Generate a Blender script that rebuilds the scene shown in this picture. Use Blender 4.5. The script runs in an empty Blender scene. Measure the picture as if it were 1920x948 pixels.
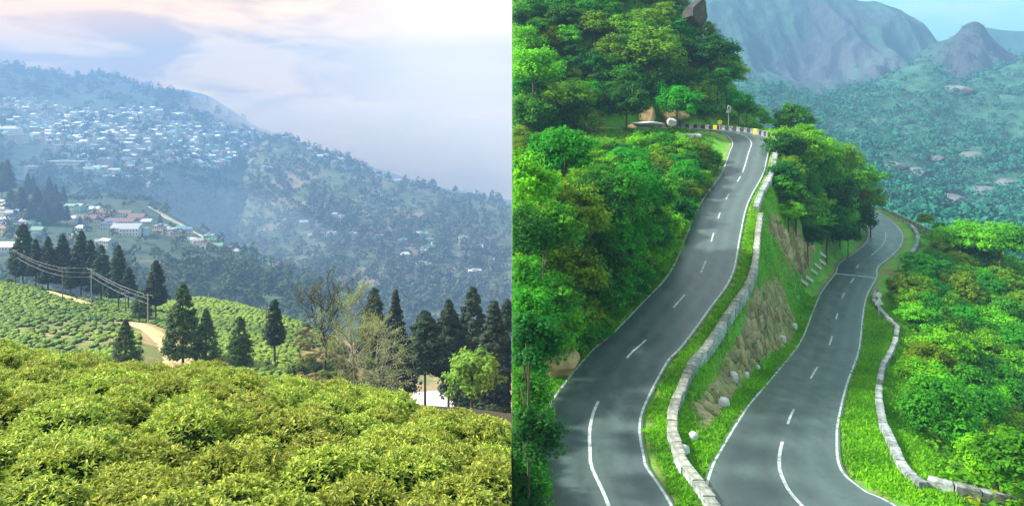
import bpy, bmesh, math, random
import numpy as np
from mathutils import Vector, Matrix

# ------------------------------------------------------------------ camera, world, sun, exposure
SC = bpy.context.scene
COL = SC.collection
F, V0 = 1400.0, 200.0            # focal length in photo pixels, row of the true horizon
cam = bpy.data.cameras.new('camera'); camo = bpy.data.objects.new('camera', cam); COL.objects.link(camo)
camo.location = (0, 0, 0); camo.rotation_euler = (math.radians(90), 0, 0)
cam.sensor_width = 36; cam.lens = 36 * F / 1920; cam.shift_y = -(474 - V0) / 1920
cam.clip_start = 0.1; cam.clip_end = 30000
SC.camera = camo
SC.render.engine = 'CYCLES'
SC.cycles.use_denoising = True
SC.cycles.max_bounces = 6; SC.cycles.diffuse_bounces = 3; SC.cycles.glossy_bounces = 2
SC.cycles.transmission_bounces = 3; SC.cycles.volume_bounces = 2; SC.cycles.transparent_max_bounces = 4
SC.cycles.sample_clamp_indirect = 6
SC.view_settings.view_transform = 'Standard'; SC.view_settings.look = 'None'
SC.view_settings.gamma = 1; SC.view_settings.use_curve_mapping = False
SC.view_settings.exposure = 1.8

SUN_AZ, SUN_EL = math.radians(-88), math.radians(38)      # azimuth from +Y towards +X
sdir = Vector((math.sin(SUN_AZ) * math.cos(SUN_EL), math.cos(SUN_AZ) * math.cos(SUN_EL), math.sin(SUN_EL)))
W = bpy.data.worlds.new('World'); SC.world = W; W.use_nodes = True
nt = W.node_tree; nt.nodes.clear()
def wn(t, **k):
    n = nt.nodes.new(t)
    for a, b in k.items(): setattr(n, a, b)
    return n
def wl(a, b): nt.links.new(a, b)
def wmath(op, a, b=None, c=None, clamp=False):
    n = wn('ShaderNodeMath', operation=op, use_clamp=clamp)
    for i, x in enumerate((a, b, c)):
        if x is None: continue
        if hasattr(x, 'links'): wl(x, n.inputs[i])
        else: n.inputs[i].default_value = x
    return n.outputs[0]
def wmix(f, a, b):
    n = wn('ShaderNodeMix', data_type='RGBA')
    if hasattr(f, 'links'): wl(f, n.inputs[0])
    else: n.inputs[0].default_value = f
    for i, x in ((6, a), (7, b)):
        if hasattr(x, 'links'): wl(x, n.inputs[i])
        else: n.inputs[i].default_value = (*x, 1)
    return n.outputs[2]
sky = wn('ShaderNodeTexSky', sky_type='NISHITA'); sky.sun_disc = False
sky.sun_elevation = SUN_EL; sky.sun_rotation = SUN_AZ
sky.air_density = 1.2; sky.dust_density = 1.5
tc = wn('ShaderNodeTexCoord'); sx = wn('ShaderNodeSeparateXYZ'); wl(tc.outputs['Generated'], sx.inputs[0])
dx, dy, dz = sx.outputs
den = wmath('ADD', wmath('MAXIMUM', dz, 0.0), 0.16)
cx = wn('ShaderNodeCombineXYZ'); wl(wmath('DIVIDE', dx, den), cx.inputs[0]); wl(wmath('DIVIDE', dy, den), cx.inputs[1])
mp = wn('ShaderNodeMapping'); wl(tc.outputs['Generated'], mp.inputs[0]); mp.inputs['Scale'].default_value = (6.0, 6.0, 21); mp.inputs['Location'].default_value = (3.1, 1.7, 0)
n1 = wn('ShaderNodeTexNoise'); wl(mp.outputs[0], n1.inputs['Vector']); n1.inputs['Scale'].default_value = 1.15; n1.inputs['Detail'].default_value = 6; n1.inputs['Roughness'].default_value = 0.52
n1.inputs['Distortion'].default_value = 0.5
n2 = wn('ShaderNodeTexNoise'); wl(mp.outputs[0], n2.inputs['Vector']); n2.inputs['Scale'].default_value = 0.55; n2.inputs['Detail'].default_value = 3
f1 = wmath('MULTIPLY_ADD', n1.outputs[0], 7.0, -3.05, True)
f2 = wmath('MULTIPLY_ADD', n2.outputs[0], 3.6, -1.3, True)
K = 2.0
def kc(r, g, b): return (r * K, g * K, b * K)
warm = wmix(f1, kc(1.55, .82, .38), kc(3.6, 2.15, .66))
warm = wmix(wmath('MULTIPLY', f2, .45), warm, kc(3.4, 1.6, .60))
gl = Vector((-75 / F, 1, 75 / F)).normalized()
vm = wn('ShaderNodeVectorMath', operation='DOT_PRODUCT'); wl(tc.outputs['Generated'], vm.inputs[0]); vm.inputs[1].default_value = gl
g1 = wmath('POWER', wmath('MAXIMUM', vm.outputs['Value'], 0.0), 48.0)
warm = wmix(wmath('MULTIPLY', g1, .9), warm, kc(4.0, 2.95, 1.75))
upz = wmath('SMOOTH_MIN', wmath('MULTIPLY_ADD', dz, 3.2, -.65, True), 1.0, .1)
warm = wmix(upz, warm, kc(2.3, 2.35, 2.45))      # greyer cloud towards the zenith
cyan = wmix(f1, kc(.72, 1.9, 1.65), kc(1.15, 2.0, 1.75))
side = wmath('SMOOTH_MIN', wmath('MULTIPLY_ADD', dx, 4.0, -0.8, True), 1.0, 0.1)
clouds = wmix(side, warm, cyan)
skycol = wmix(0.94, sky.outputs[0], clouds)
bg = wn('ShaderNodeBackground'); wl(skycol, bg.inputs[0]); bg.inputs[1].default_value = 0.1
out = wn('ShaderNodeOutputWorld'); wl(bg.outputs[0], out.inputs[0])

sl = bpy.data.lights.new('sun', 'SUN'); sl.energy = 4.0; sl.angle = math.radians(7.0); sl.color = (1, .95, .86)
so = bpy.data.objects.new('sun', sl); COL.objects.link(so); so.rotation_euler = sdir.to_track_quat('Z', 'Y').to_euler()

# ------------------------------------------------------------------ helpers
random.seed(5)
RNG = np.random.default_rng(11)
def P(u, v, Y): return Vector(((u - 960) * Y / F, Y, (V0 - v) * Y / F))
def uv_of(p): return 960 + F * p[0] / p[1], V0 - F * p[2] / p[1]

def _hash(ix, iy, s):
    h = (ix.astype(np.int64) * 374761393 + iy.astype(np.int64) * 668265263 + s * 974634777) & 0xffffffff
    h = ((h ^ (h >> 13)) * 1274126177) & 0xffffffff
    return ((h ^ (h >> 16)) & 0xffff) / 65535.0
def vnoise(x, y, s=0):
    x = np.asarray(x, float); y = np.asarray(y, float)
    ix = np.floor(x); iy = np.floor(y); fx = x - ix; fy = y - iy
    fx = fx * fx * (3 - 2 * fx); fy = fy * fy * (3 - 2 * fy)
    a = _hash(ix, iy, s); b = _hash(ix + 1, iy, s); c = _hash(ix, iy + 1, s); d = _hash(ix + 1, iy + 1, s)
    return (a * (1 - fx) + b * fx) * (1 - fy) + (c * (1 - fx) + d * fx) * fy
def fbm(x, y, s=0, o=4):
    t = 0; a = .5
    for i in range(o):
        t = t + a * vnoise(x * 2 ** i, y * 2 ** i, s + i * 17); a *= .5
    return t / (1 - .5 ** o) - .5

def mesh(name, V, Fc, cols=None, smooth=False, mats=(), mi=None):
    me = bpy.data.meshes.new(name)
    V = np.asarray(V, np.float32).reshape(-1, 3)
    me.vertices.add(len(V)); me.vertices.foreach_set('co', V.ravel())
    if isinstance(Fc, np.ndarray):
        n, k = Fc.shape
        lp = Fc.astype(np.int32).ravel(); st = np.arange(0, n * k, k, dtype=np.int32); tot = np.full(n, k, np.int32)
    else:
        n = len(Fc); tot = np.array([len(f) for f in Fc], np.int32)
        st = np.concatenate([[0], np.cumsum(tot)[:-1]]).astype(np.int32); lp = np.array([i for f in Fc for i in f], np.int32)
    me.loops.add(len(lp)); me.loops.foreach_set('vertex_index', lp)
    me.polygons.add(n); me.polygons.foreach_set('loop_start', st); me.polygons.foreach_set('loop_total', tot)
    for m in mats: me.materials.append(m)
    if mi is not None: me.polygons.foreach_set('material_index', np.asarray(mi, np.int32))
    me.polygons.foreach_set('use_smooth', np.full(n, bool(smooth)))       # flat unless asked: new meshes shade smooth by default
    if cols is not None:
        at = me.color_attributes.new('Col', 'FLOAT_COLOR', 'POINT')
        c = np.ones((len(V), 4), np.float32); c[:, :3] = cols; at.data.foreach_set('color', c.ravel())
    me.update(calc_edges=True)
    return me
def obj(name, data, parent=None, loc=None, rz=None, scale=None):
    o = bpy.data.objects.new(name, data); COL.objects.link(o)
    if parent is not None: o.parent = parent
    if loc is not None: o.location = loc
    if rz is not None: o.rotation_euler = (0, 0, rz)
    if scale is not None: o.scale = scale if hasattr(scale, '__len__') else (scale,) * 3
    return o
def tag(o, label=None, cat=None, group=None, kind=None):
    if label: o['label'] = label
    if cat: o['category'] = cat
    if group: o['group'] = group
    if kind: o['kind'] = kind
    return o
def empty(name, loc, rz=0, scale=1):
    o = obj(name, None, None, loc, rz, scale); o.empty_display_size = .3; return o

class MB:                                   # small hard-surface builder
    def __init__(s): s.V = []; s.F = []; s.M = []
    def add(s, V, Fc, m=0):
        b = len(s.V); s.V += [tuple(v) for v in V]; s.F += [tuple(i + b for i in f) for f in Fc]; s.M += [m] * len(Fc); return s
    def box(s, x0, x1, y0, y1, z0, z1, m=0, jit=0):
        V = [(x, y, z) for z in (z0, z1) for x, y in ((x0, y0), (x1, y0), (x1, y1), (x0, y1))]
        if jit: V = [tuple(c + random.uniform(-jit, jit) for c in v) for v in V]
        return s.add(V, [(3, 2, 1, 0), (4, 5, 6, 7), (0, 1, 5, 4), (1, 2, 6, 5), (2, 3, 7, 6), (3, 0, 4, 7)], m)
    def tube(s, pts, rad, n=6, m=0, caps=True):
        pts = [Vector(p) for p in pts]; rings = []
        rad = rad if hasattr(rad, '__len__') else [rad] * len(pts)
        V = []; up = Vector((.13, .31, .94)).normalized()
        for i, p in enumerate(pts):
            t = (pts[min(i + 1, len(pts) - 1)] - pts[max(i - 1, 0)]).normalized()
            a = t.cross(up)
            if a.length < .05: a = t.cross(Vector((1, 0, 0)))
            a.normalize(); b = t.cross(a)
            V += [tuple(p + (a * math.cos(q) + b * math.sin(q)) * rad[i]) for q in (2 * math.pi * k / n for k in range(n))]
        Fc = [(i * n + k, i * n + (k + 1) % n, (i + 1) * n + (k + 1) % n, (i + 1) * n + k) for i in range(len(pts) - 1) for k in range(n)]
        if caps: Fc += [tuple(range(n - 1, -1, -1)), tuple((len(pts) - 1) * n + k for k in range(n))]
        return s.add(V, Fc, m)
    def mesh(s, name, mats, smooth=False):
        return mesh(name, s.V, s.F, None, smooth, mats if isinstance(mats, (list, tuple)) else [mats], s.M)
    def build(s, name, mats, parent=None, loc=None, rz=None, smooth=False):
        return obj(name, s.mesh(name, mats, smooth), parent, loc, rz)

# ------------------------------------------------------------------ materials
def newmat(name):
    m = bpy.data.materials.new(name); m.use_nodes = True; t = m.node_tree
    return m, t, t.nodes['Principled BSDF']
def nd(t, ty, **k):
    n = t.nodes.new(ty)
    for a, b in k.items(): setattr(n, a, b)
    return n
def ramp(t, fac, stops):
    r = nd(t, 'ShaderNodeValToRGB'); e = r.color_ramp.elements
    while len(e) < len(stops): e.new(.5)
    for i, (p, c) in enumerate(stops): e[i].position = p; e[i].color = (*c, 1)
    t.links.new(fac, r.inputs[0]); return r.outputs[0]
def noise(t, scale, detail=4, rough=.55, coord='Object', sc=None):
    c = nd(t, 'ShaderNodeTexCoord'); n = nd(t, 'ShaderNodeTexNoise')
    n.inputs['Scale'].default_value = scale; n.inputs['Detail'].default_value = detail; n.inputs['Roughness'].default_value = rough
    if sc:
        mp = nd(t, 'ShaderNodeMapping'); mp.inputs['Scale'].default_value = sc; t.links.new(c.outputs[coord], mp.inputs[0]); t.links.new(mp.outputs[0], n.inputs['Vector'])
    else: t.links.new(c.outputs[coord], n.inputs['Vector'])
    return n.outputs[0]
def mixc(t, f, a, b, bt='MIX'):
    n = nd(t, 'ShaderNodeMix', data_type='RGBA', blend_type=bt)
    for i, x in ((0, f), (6, a), (7, b)):
        if hasattr(x, 'links'): t.links.new(x, n.inputs[i])
        else: n.inputs[i].default_value = x if i == 0 else (*x, 1)
    return n.outputs[2]
def bump(t, b, h, dist, strength=1):
    n = nd(t, 'ShaderNodeBump'); n.inputs['Distance'].default_value = dist; n.inputs['Strength'].default_value = strength
    t.links.new(h, n.inputs['Height']); t.links.new(n.outputs[0], b.inputs['Normal'])
def mnoise(name, stops, scale, rough=.85, detail=5, bd=0, spec=.3, coord='Object', sc=None):
    m, t, b = newmat(name); n = noise(t, scale, detail, .6, coord, sc)
    t.links.new(ramp(t, n, stops), b.inputs['Base Color']); b.inputs['Roughness'].default_value = rough
    b.inputs['Specular IOR Level'].default_value = spec
    if bd: bump(t, b, n, bd)
    return m
def leafmat(name, trans=.35, rough=.5, spec=.35, tint=(1, 1, 1)):
    m, t, b = newmat(name)
    a = nd(t, 'ShaderNodeAttribute'); a.attribute_name = 'Col'
    oi = nd(t, 'ShaderNodeObjectInfo')
    hs = nd(t, 'ShaderNodeHueSaturation'); t.links.new(mixc(t, 1.0, a.outputs['Color'], tint, 'MULTIPLY'), hs.inputs['Color'])
    mr = nd(t, 'ShaderNodeMapRange'); mr.inputs[3].default_value = .485; mr.inputs[4].default_value = .515; t.links.new(oi.outputs['Random'], mr.inputs[0]); t.links.new(mr.outputs[0], hs.inputs['Hue'])
    mr2 = nd(t, 'ShaderNodeMapRange'); mr2.inputs[3].default_value = .8; mr2.inputs[4].default_value = 1.2; t.links.new(oi.outputs['Random'], mr2.inputs[0]); t.links.new(mr2.outputs[0], hs.inputs['Value'])
    t.links.new(hs.outputs[0], b.inputs['Base Color']); b.inputs['Roughness'].default_value = rough; b.inputs['Specular IOR Level'].default_value = spec
    tr = nd(t, 'ShaderNodeBsdfTranslucent')
    g = nd(t, 'ShaderNodeGamma'); g.inputs[1].default_value = .9; t.links.new(hs.outputs[0], g.inputs[0]); t.links.new(g.outputs[0], tr.inputs[0])
    mx = nd(t, 'ShaderNodeMixShader'); mx.inputs[0].default_value = trans
    t.links.new(b.outputs[0], mx.inputs[1]); t.links.new(tr.outputs[0], mx.inputs[2])
    t.links.new(mx.outputs[0], t.nodes['Material Output'].inputs[0])
    return m
def plain(name, c, rough=.7, spec=.3, var=.12, scale=3):
    return mnoise(name, [(.3, tuple(x * (1 - var) for x in c)), (.7, tuple(min(1, x * (1 + var)) for x in c))], scale, rough, 4, 0, spec)

M = {}
M['leaf'] = leafmat('foliage_leaf', .44, .6, .12)
M['conifer'] = leafmat('conifer_needles', .12, .7, .15)
M['tea'] = leafmat('tea_leaf', .36, .5, .22)
M['teafar'] = leafmat('tea_leaf_distant', .2, .6, .3)
M['farwood'] = leafmat('distant_foliage', .1, .8, .1)
M['stone_v'] = leafmat('stone_varied', 0, .9, .2)
M['bark'] = mnoise('bark', [(.3, (.05, .04, .03)), (.7, (.14, .11, .08))], 6, .9, bd=.03, sc=(1, 1, .25))
M['darkbark'] = mnoise('dark_bark', [(.3, (.015, .014, .010)), (.7, (.045, .04, .03))], 6, .9, bd=.03)
M['palebark'] = mnoise('pale_bark', [(.3, (.14, .14, .09)), (.7, (.28, .28, .19))], 5, .9, bd=.03, sc=(1, 1, .3))
M['soil'] = mnoise('dark_soil', [(.3, (.02, .018, .008)), (.7, (.05, .05, .02))], 4, .95, bd=.05)
M['grassg'] = mnoise('grass_ground', [(.25, (.035, .10, .006)), (.5, (.08, .20, .01)), (.75, (.13, .24, .02))], .9, .9, 8, .05)
M['path'] = mnoise('sandy_earth', [(.3, (.34, .24, .10)), (.55, (.52, .40, .19)), (.8, (.60, .48, .26))], .6, .95, 6, .04)
M['white'] = mnoise('old_whitewash', [(.30, (.08, .09, .08)), (.42, (.20, .23, .22)), (.54, (.31, .36, .36)), (.75, (.42, .48, .49))], 2.3, .85, 10, .015)
M['walltop'] = mnoise('weathered_mortar', [(.3, (.10, .10, .08)), (.45, (.23, .24, .20)), (.62, (.32, .34, .30)), (.8, (.42, .44, .42))], 2.6, .9, 8, .02)
M['black'] = plain('black_paint', (.03, .035, .04), .7)
M['yellow'] = plain('yellow_paint', (.62, .48, .03), .7)
M['rock'] = mnoise('tan_rock', [(.25, (.12, .08, .04)), (.5, (.36, .26, .12)), (.8, (.52, .42, .26))], .8, .95, 8, .15)
M['metal'] = plain('galvanised_metal', (.4, .42, .43), .45)
M['pole'] = plain('concrete_pole', (.30, .31, .30), .8)
M['wire'] = plain('aluminium_wire', (.55, .58, .60), .4)

# ------------------------------------------------------------------ foliage geometry
def unit(n, rng):
    v = rng.normal(size=(n, 3)); return v / np.linalg.norm(v, axis=1)[:, None]
def leaves(C, N, L, Wd, cols, rng, fold=.12, T=None, curved=False):
    """C centres, N normals, L lengths, Wd widths -> verts, faces, colours; rhombic folded leaves"""
    n = len(C)
    N = N / (np.linalg.norm(N, axis=1)[:, None] + 1e-9)
    if T is None: T = unit(n, rng)
    T = T - N * (T * N).sum(1)[:, None]; T /= (np.linalg.norm(T, axis=1)[:, None] + 1e-9)
    B = np.cross(N, T); L = np.broadcast_to(L, n)[:, None]; Wd = np.broadcast_to(Wd, n)[:, None]
    if not curved:
        V = np.stack([C - T * L * .5 - N * L * fold, C + B * Wd * .5, C + T * L * .5 - N * L * fold, C - B * Wd * .5], 1)
        b = np.arange(n)[:, None] * 4
        Fc = np.concatenate([b + [0, 1, 3], b + [1, 2, 3]], 1).reshape(-1, 3)
        k = 4
    else:
        V = np.stack([C - T * L * .5, C - T * L * .08 + B * Wd * .5 + N * Wd * .14, C + T * L * .26 + B * Wd * .34 - N * L * .03,
                      C + T * L * .5 - N * L * .2, C + T * L * .26 - B * Wd * .34 - N * L * .03, C - T * L * .08 - B * Wd * .5 + N * Wd * .14, C - T * L * .0 - N * Wd * .1, ], 1)
        b = np.arange(n)[:, None] * 7
        Fc = np.concatenate([b + [0, 6, 1], b + [1, 6, 2], b + [2, 6, 3], b + [3, 6, 4], b + [4, 6, 5], b + [5, 6, 0]], 1).reshape(-1, 3)
        k = 7
    return V.reshape(-1, 3), Fc, np.repeat(cols, k, axis=0)

def lerp(a, b, t): return np.asarray(a) + (np.asarray(b) - np.asarray(a)) * np.asarray(t)[:, None]

def broad_crown(rng, ncl, per, leaf, lo, hi, flat=.62, rz=.8, jag=.3):
    """unit-radius broadleaf crown centred on the origin"""
    d = unit(ncl * 3, rng); d = d[d[:, 2] > -.55][:ncl]; ncl = len(d)
    r = rng.uniform(.35, 1.0, ncl) ** .6
    C = d * r[:, None] * [1, 1, rz]; C *= (1 + rng.uniform(-jag, jag * .5, ncl))[:, None]
    rc = rng.uniform(.17, .34, ncl)
    cc = rng.random(ncl)
    idx = np.repeat(np.arange(ncl), per); n = len(idx)
    dd = unit(n, rng); dd[:, 2] = np.abs(dd[:, 2]) * np.where(rng.random(n) < .78, 1, -1)
    pos = C[idx] + dd * (rc[idx] * rng.uniform(.45, 1.08, n))[:, None] * [1.15, 1.15, flat]
    N = dd * .7 + d[idx] * .25 + [0, 0, .55] + rng.normal(size=(n, 3)) * .4
    cols = lerp(lo, hi, np.clip(.62 * cc[idx] + .5 * rng.random(n) - .06, 0, 1))
    L = leaf * rng.uniform(.65, 1.3, n)
    return leaves(pos, N, L, L * .62, cols, rng)
def conifer_crown(rng, Rr, ncl, per, leaf, lo, hi, base=.12, power=.8, lump=.22):
    """unit-height conifer crown, origin at the foot, Rr = radius over height"""
    z = base + (1 - base) * rng.random(ncl) ** 1.35; z[:14] = np.linspace(.9, 1.0, 14)
    prof = Rr * np.clip((1 - (z - base) / (1 - base)), 0, 1) ** power * np.clip((z - base) / .10 + .45, 0, 1) + .008
    a = rng.uniform(0, 2 * np.pi, ncl); r = prof * rng.uniform(.5, 1.05, ncl) ** .7 * (1 + rng.uniform(-lump, lump * .6, ncl))
    C = np.stack([np.cos(a) * r, np.sin(a) * r, z], 1); rc = (.22 * prof + .009) * rng.uniform(.7, 1.3, ncl)
    cc = rng.random(ncl); idx = np.repeat(np.arange(ncl), per); n = len(idx)
    dd = unit(n, rng)
    pos = C[idx] + dd * (rc[idx] * rng.uniform(.5, 1.1, n))[:, None] * [1, 1, .9]
    out = np.stack([np.cos(a), np.sin(a), 0 * a], 1)[idx]
    N = dd * .8 + out * .4 + [0, 0, .35] + rng.normal(size=(n, 3)) * .35
    cols = lerp(lo, hi, np.clip(.5 * cc[idx] + .5 * rng.random(n), 0, 1))
    L = leaf * rng.uniform(.6, 1.3, n)
    return leaves(pos, N, L, L * .5, cols, rng)

def clip_leaf(geo, o_matrix, side, k=4):
    """drop the leaves that would cross the plane between the two valleys (x = 0)"""
    V, Fc, C = geo
    Mx = np.array(o_matrix); X = (V @ Mx[:3, :3].T + Mx[:3, 3])[:, 0].reshape(-1, k)
    keep = (X.max(1) < -.004 * side) if side > 0 else (X.min(1) > .004)
    n = keep.sum(); kv = np.repeat(keep, k)
    nf = len(Fc) // (len(V) // k)
    Ff = Fc.reshape(-1, nf, 3)[keep]; off = (np.cumsum(keep) - 1)[keep]; old = np.nonzero(keep)[0]
    Ff = Ff - (old * k)[:, None, None] + (off * k)[:, None, None]
    return V[kv], Ff.reshape(-1, 3), C[kv]

class Kind:                                  # a stock of alike crowns
    def __init__(s, name, geos, mat, k=4):
        s.geos = geos; s.mat = mat; s.k = k
        s.me = [mesh(name, *g[:2], g[2], mats=[mat]) for g in geos]
def put(kind, i, name, M4, parent, local, side):
    """link crown i of a kind; cut it at x = 0 when it crosses into the other valley. side +1: belongs to x<0"""
    g = kind.geos[i]; Mw = M4 @ local
    mx = np.array(Mw); X = g[0] @ mx[0, :3] + mx[0, 3]
    if (side > 0 and X.max() > -.004) or (side < 0 and X.min() < .004):
        gg = clip_leaf(g, Mw, side, kind.k)
        me = mesh(name, gg[0], gg[1], gg[2], mats=[kind.mat])
    else: me = kind.me[i]
    o = obj(name, me, parent); o.matrix_local = local
    return o

def unit_trunk(seed, limbs=5, lean=.05, bark='bark', top=.03, name='trunk', split=.55):
    """unit-height tapered trunk with limbs; base radius 0.06"""
    r = random.Random(seed); mb = MB()
    pts = [(0, 0, -.06), (0, 0, 0)] + [(r.uniform(-lean, lean) * z, r.uniform(-lean, lean) * z, z) for z in (.25, .5, .75, 1)]
    mb.tube(pts, [.075, .06, .047, .04, .033, top], 7)
    for k in range(limbs):
        a = r.uniform(0, 6.28); z = r.uniform(split, .95); l = r.uniform(.18, .34)
        p0 = Vector((0, 0, z)); p2 = p0 + Vector((math.cos(a) * l, math.sin(a) * l, l * r.uniform(.5, 1)))
        mb.tube([p0, p0.lerp(p2, .5) + Vector((0, 0, .02)), p2], [.026, .018, .008], 5)
    return mb.mesh(name, M[bark], True)
TR = [unit_trunk(i) for i in range(4)]
TRS = [unit_trunk(i + 20, limbs=0, lean=.015, top=.02) for i in range(3)]
# ------------------------------------------------------------------ the tea valley (x < 0): terrain
class Sheet:
    def __init__(s, rows, u0, u1, nu, per, namp, nsc, seed, offs=0, ridge=0, rsc=100, crest=None):
        us = np.linspace(u0, u1, nu); s.us = us; R = len(rows)
        Yr = []; Zr = []
        for r in rows:
            r = np.array(r, float); Y = np.interp(us, r[:, 0], r[:, 2]); v = np.interp(us, r[:, 0], r[:, 1])
            k = np.ones(5) / 5
            if nu > 30:
                Y = np.convolve(np.pad(Y, 2, 'edge'), k, 'valid'); v = np.convolve(np.pad(v, 2, 'edge'), k, 'valid')
            Yr.append(Y); Zr.append((V0 - v) * Y / F)
        Yr = np.array(Yr); Zr = np.array(Zr)
        t = np.linspace(0, R - 1, (R - 1) * per + 1); i = np.clip(t.astype(int), 0, R - 2); f = (t - i)[:, None]
        def cub(A):
            d = np.gradient(A, axis=0) * .7
            h = f
            return (2*h**3-3*h**2+1)*A[i] + (h**3-2*h**2+h)*d[i] + (-2*h**3+3*h**2)*A[i+1] + (h**3-h**2)*d[i+1]
        Y = cub(Yr); Z = cub(Zr); Y = np.maximum.accumulate(Y, axis=0)
        X = (us[None] - 960) / F * Y
        Z = Z + namp * fbm(X / nsc, Y / nsc, seed, 5) + offs
        if ridge:
            rg = 0; a_ = 1.0
            for q in range(4):
                rg = rg + a_ * (1 - np.abs(2 * vnoise(X / rsc * 2 ** q, Y / rsc * .6 * 2 ** q, seed + 5 + q) - 1)); a_ *= .5
            wgt = 1 if crest is None else np.clip(np.abs(t - crest) / .8, .05, 1)[:, None]
            Z = Z + ridge * (rg - 1.0) * wgt
        s.X, s.Y, s.Z = X, Y, Z; s.V = V0 - F * Z / Y; s.nt = len(t); s.nu = nu
    def build(s, name, mat, label=None):
        V = np.stack([s.X, s.Y, s.Z], -1).reshape(-1, 3); n, m = s.nt, s.nu
        a = (np.arange(n - 1)[:, None] * m + np.arange(m - 1)).ravel()
        o = obj(name, mesh(name, V, np.stack([a, a + 1, a + m + 1, a + m], 1), None, True, [mat]))
        o['kind'] = 'structure'
        return o
    def height(s, X, Y):
        u = 960 + F * X / Y; c = (u - s.us[0]) / (s.us[1] - s.us[0]); c = min(max(c, 0), s.nu - 1.001); i = int(c); f = c - i
        return (1 - f) * np.interp(Y, s.Y[:, i], s.Z[:, i]) + f * np.interp(Y, s.Y[:, i + 1], s.Z[:, i + 1])
    def at(s, u, v):
        c = (u - s.us[0]) / (s.us[1] - s.us[0]); c = min(max(c, 0), s.nu - 1.001); i = int(c); f = c - i
        vc = s.V[:, i] * (1 - f) + s.V[:, i + 1] * f; Yc = s.Y[:, i] * (1 - f) + s.Y[:, i + 1] * f
        j = np.nonzero((vc[:-1] >= v) & (vc[1:] < v))[0]
        if len(j): j = j[0]; q = (vc[j] - v) / (vc[j] - vc[j + 1] + 1e-9); Y = Yc[j] + q * (Yc[j + 1] - Yc[j])
        else: Y = Yc[np.argmin(np.abs(vc - v))]
        X = (u - 960) * Y / F
        return Vector((X, Y, s.height(X, Y)))

BROW = [(-300,620,28),(0,648,27),(100,662,26),(210,684,24),(300,693,23),(340,701,22.5),(372,684,24.5),(430,694,24),(520,718,23),(640,725,22),(700,743,21),(750,757,20.5),(830,779,20),(900,795,19.5),(960,806,19)]
def zrow(row, dY, dZ): return [(u, V0 - F * ((V0 - v) * Y / F + dZ) / (Y + dY), Y + dY) for u, v, Y in row]
midrow = [(-300, 722, 13.2), (0, 733, 13), (300, 757, 12.6), (640, 785, 12.2), (960, 833, 12)]
A = Sheet([[(-300,1102,4.3),(960,1102,4.3)], [(-300,944,6.5),(0,946,6.5),(960,955,6.5)], midrow, BROW, zrow(BROW, 7, -5.5), [(-300, 640, 60), (960, 760, 60)], [(-300, 722, 124), (345, 724, 124), (640, 748, 120), (960, 850, 105)]],
          -300, 960, 100, 12, .35, 4.0, 3, -.62)
A.build('tea_field_ground', M['soil'])

CREST = [(-200,505,255),(0,528,265),(60,538,265),(100,546,265),(150,558,262),(200,562,285),(260,567,300),(330,566,300),(370,557,290),(430,565,280),(480,578,270),(530,592,260),(580,612,250),(620,640,240),(660,672,225),(760,745,210),(960,800,200)]
B = Sheet([[(-200,722,119),(0,717,119),(345,722,119),(500,732,117),(640,748,114),(760,792,108),(960,852,100)],
           [(-200,640,165),(0,626,170),(100,630,168),(200,636,166),(270,648,160),(345,674,158),(420,650,170),(500,662,166),(560,678,160),(640,705,150),(760,762,150),(960,832,140)],
           CREST, zrow(CREST, 50, -28), [(-200, 640, 440), (960, 700, 440)]], -200, 960, 180, 26, 2.2, 30, 9)
def hillmat():
    m, t, b = newmat('tea_hill_earth')
    n = noise(t, .05, 6, .6); n2 = noise(t, .9, 5, .65)
    c = mixc(t, n2, (.20, .13, .05), (.44, .31, .13))
    g = mixc(t, n2, (.07, .10, .015), (.17, .20, .03))
    r = nd(t, 'ShaderNodeMapRange'); r.inputs[1].default_value = .42; r.inputs[2].default_value = .54; t.links.new(n, r.inputs[0])
    t.links.new(mixc(t, r.outputs[0], g, c), b.inputs['Base Color']); b.inputs['Roughness'].default_value = .95
    bump(t, b, n2, .3)
    return m
B.build('tea_hill', hillmat())

def farmat(name, cols, sc1, sc2, brown=.6, bcol=(.20, .15, .08)):
    m, t, b = newmat(name)
    n = noise(t, sc1, 8, .62); n2 = noise(t, sc2, 5, .6)
    c = ramp(t, n, [(.3, cols[0]), (.5, cols[1]), (.7, cols[2])])
    r = nd(t, 'ShaderNodeMapRange'); r.inputs[1].default_value = brown; r.inputs[2].default_value = brown + .08; t.links.new(n2, r.inputs[0])
    t.links.new(mixc(t, r.outputs[0], c, bcol), b.inputs['Base Color']); b.inputs['Roughness'].default_value = .95; b.inputs['Specular IOR Level'].default_value = .1
    bump(t, b, n, 3)
    return m
D = Sheet([[(-200,622,588),(640,632,588),(960,700,588)],
           [(-200,470,784),(0,470,784),(200,470,812),(350,490,812),(450,520,784),(540,555,728),(640,600,658),(960,690,616)],
           [(-200,330,1330),(0,345,1260),(130,378,1204),(270,374,1260),(310,396,1204),(370,426,1120),(450,470,1036),(540,517,951),(600,547,868),(660,580,784),(760,635,700),(960,700,658)],
           [(-200,420,1610),(270,440,1540),(450,540,1260),(660,640,979),(960,740,840)]], -200, 960, 120, 24, 9, 90, 21)
D.build('spur_terrain', farmat('spur_ground', [(.03, .052, .03), (.05, .078, .045), (.085, .105, .065)], .03, .02, .62))
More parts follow.
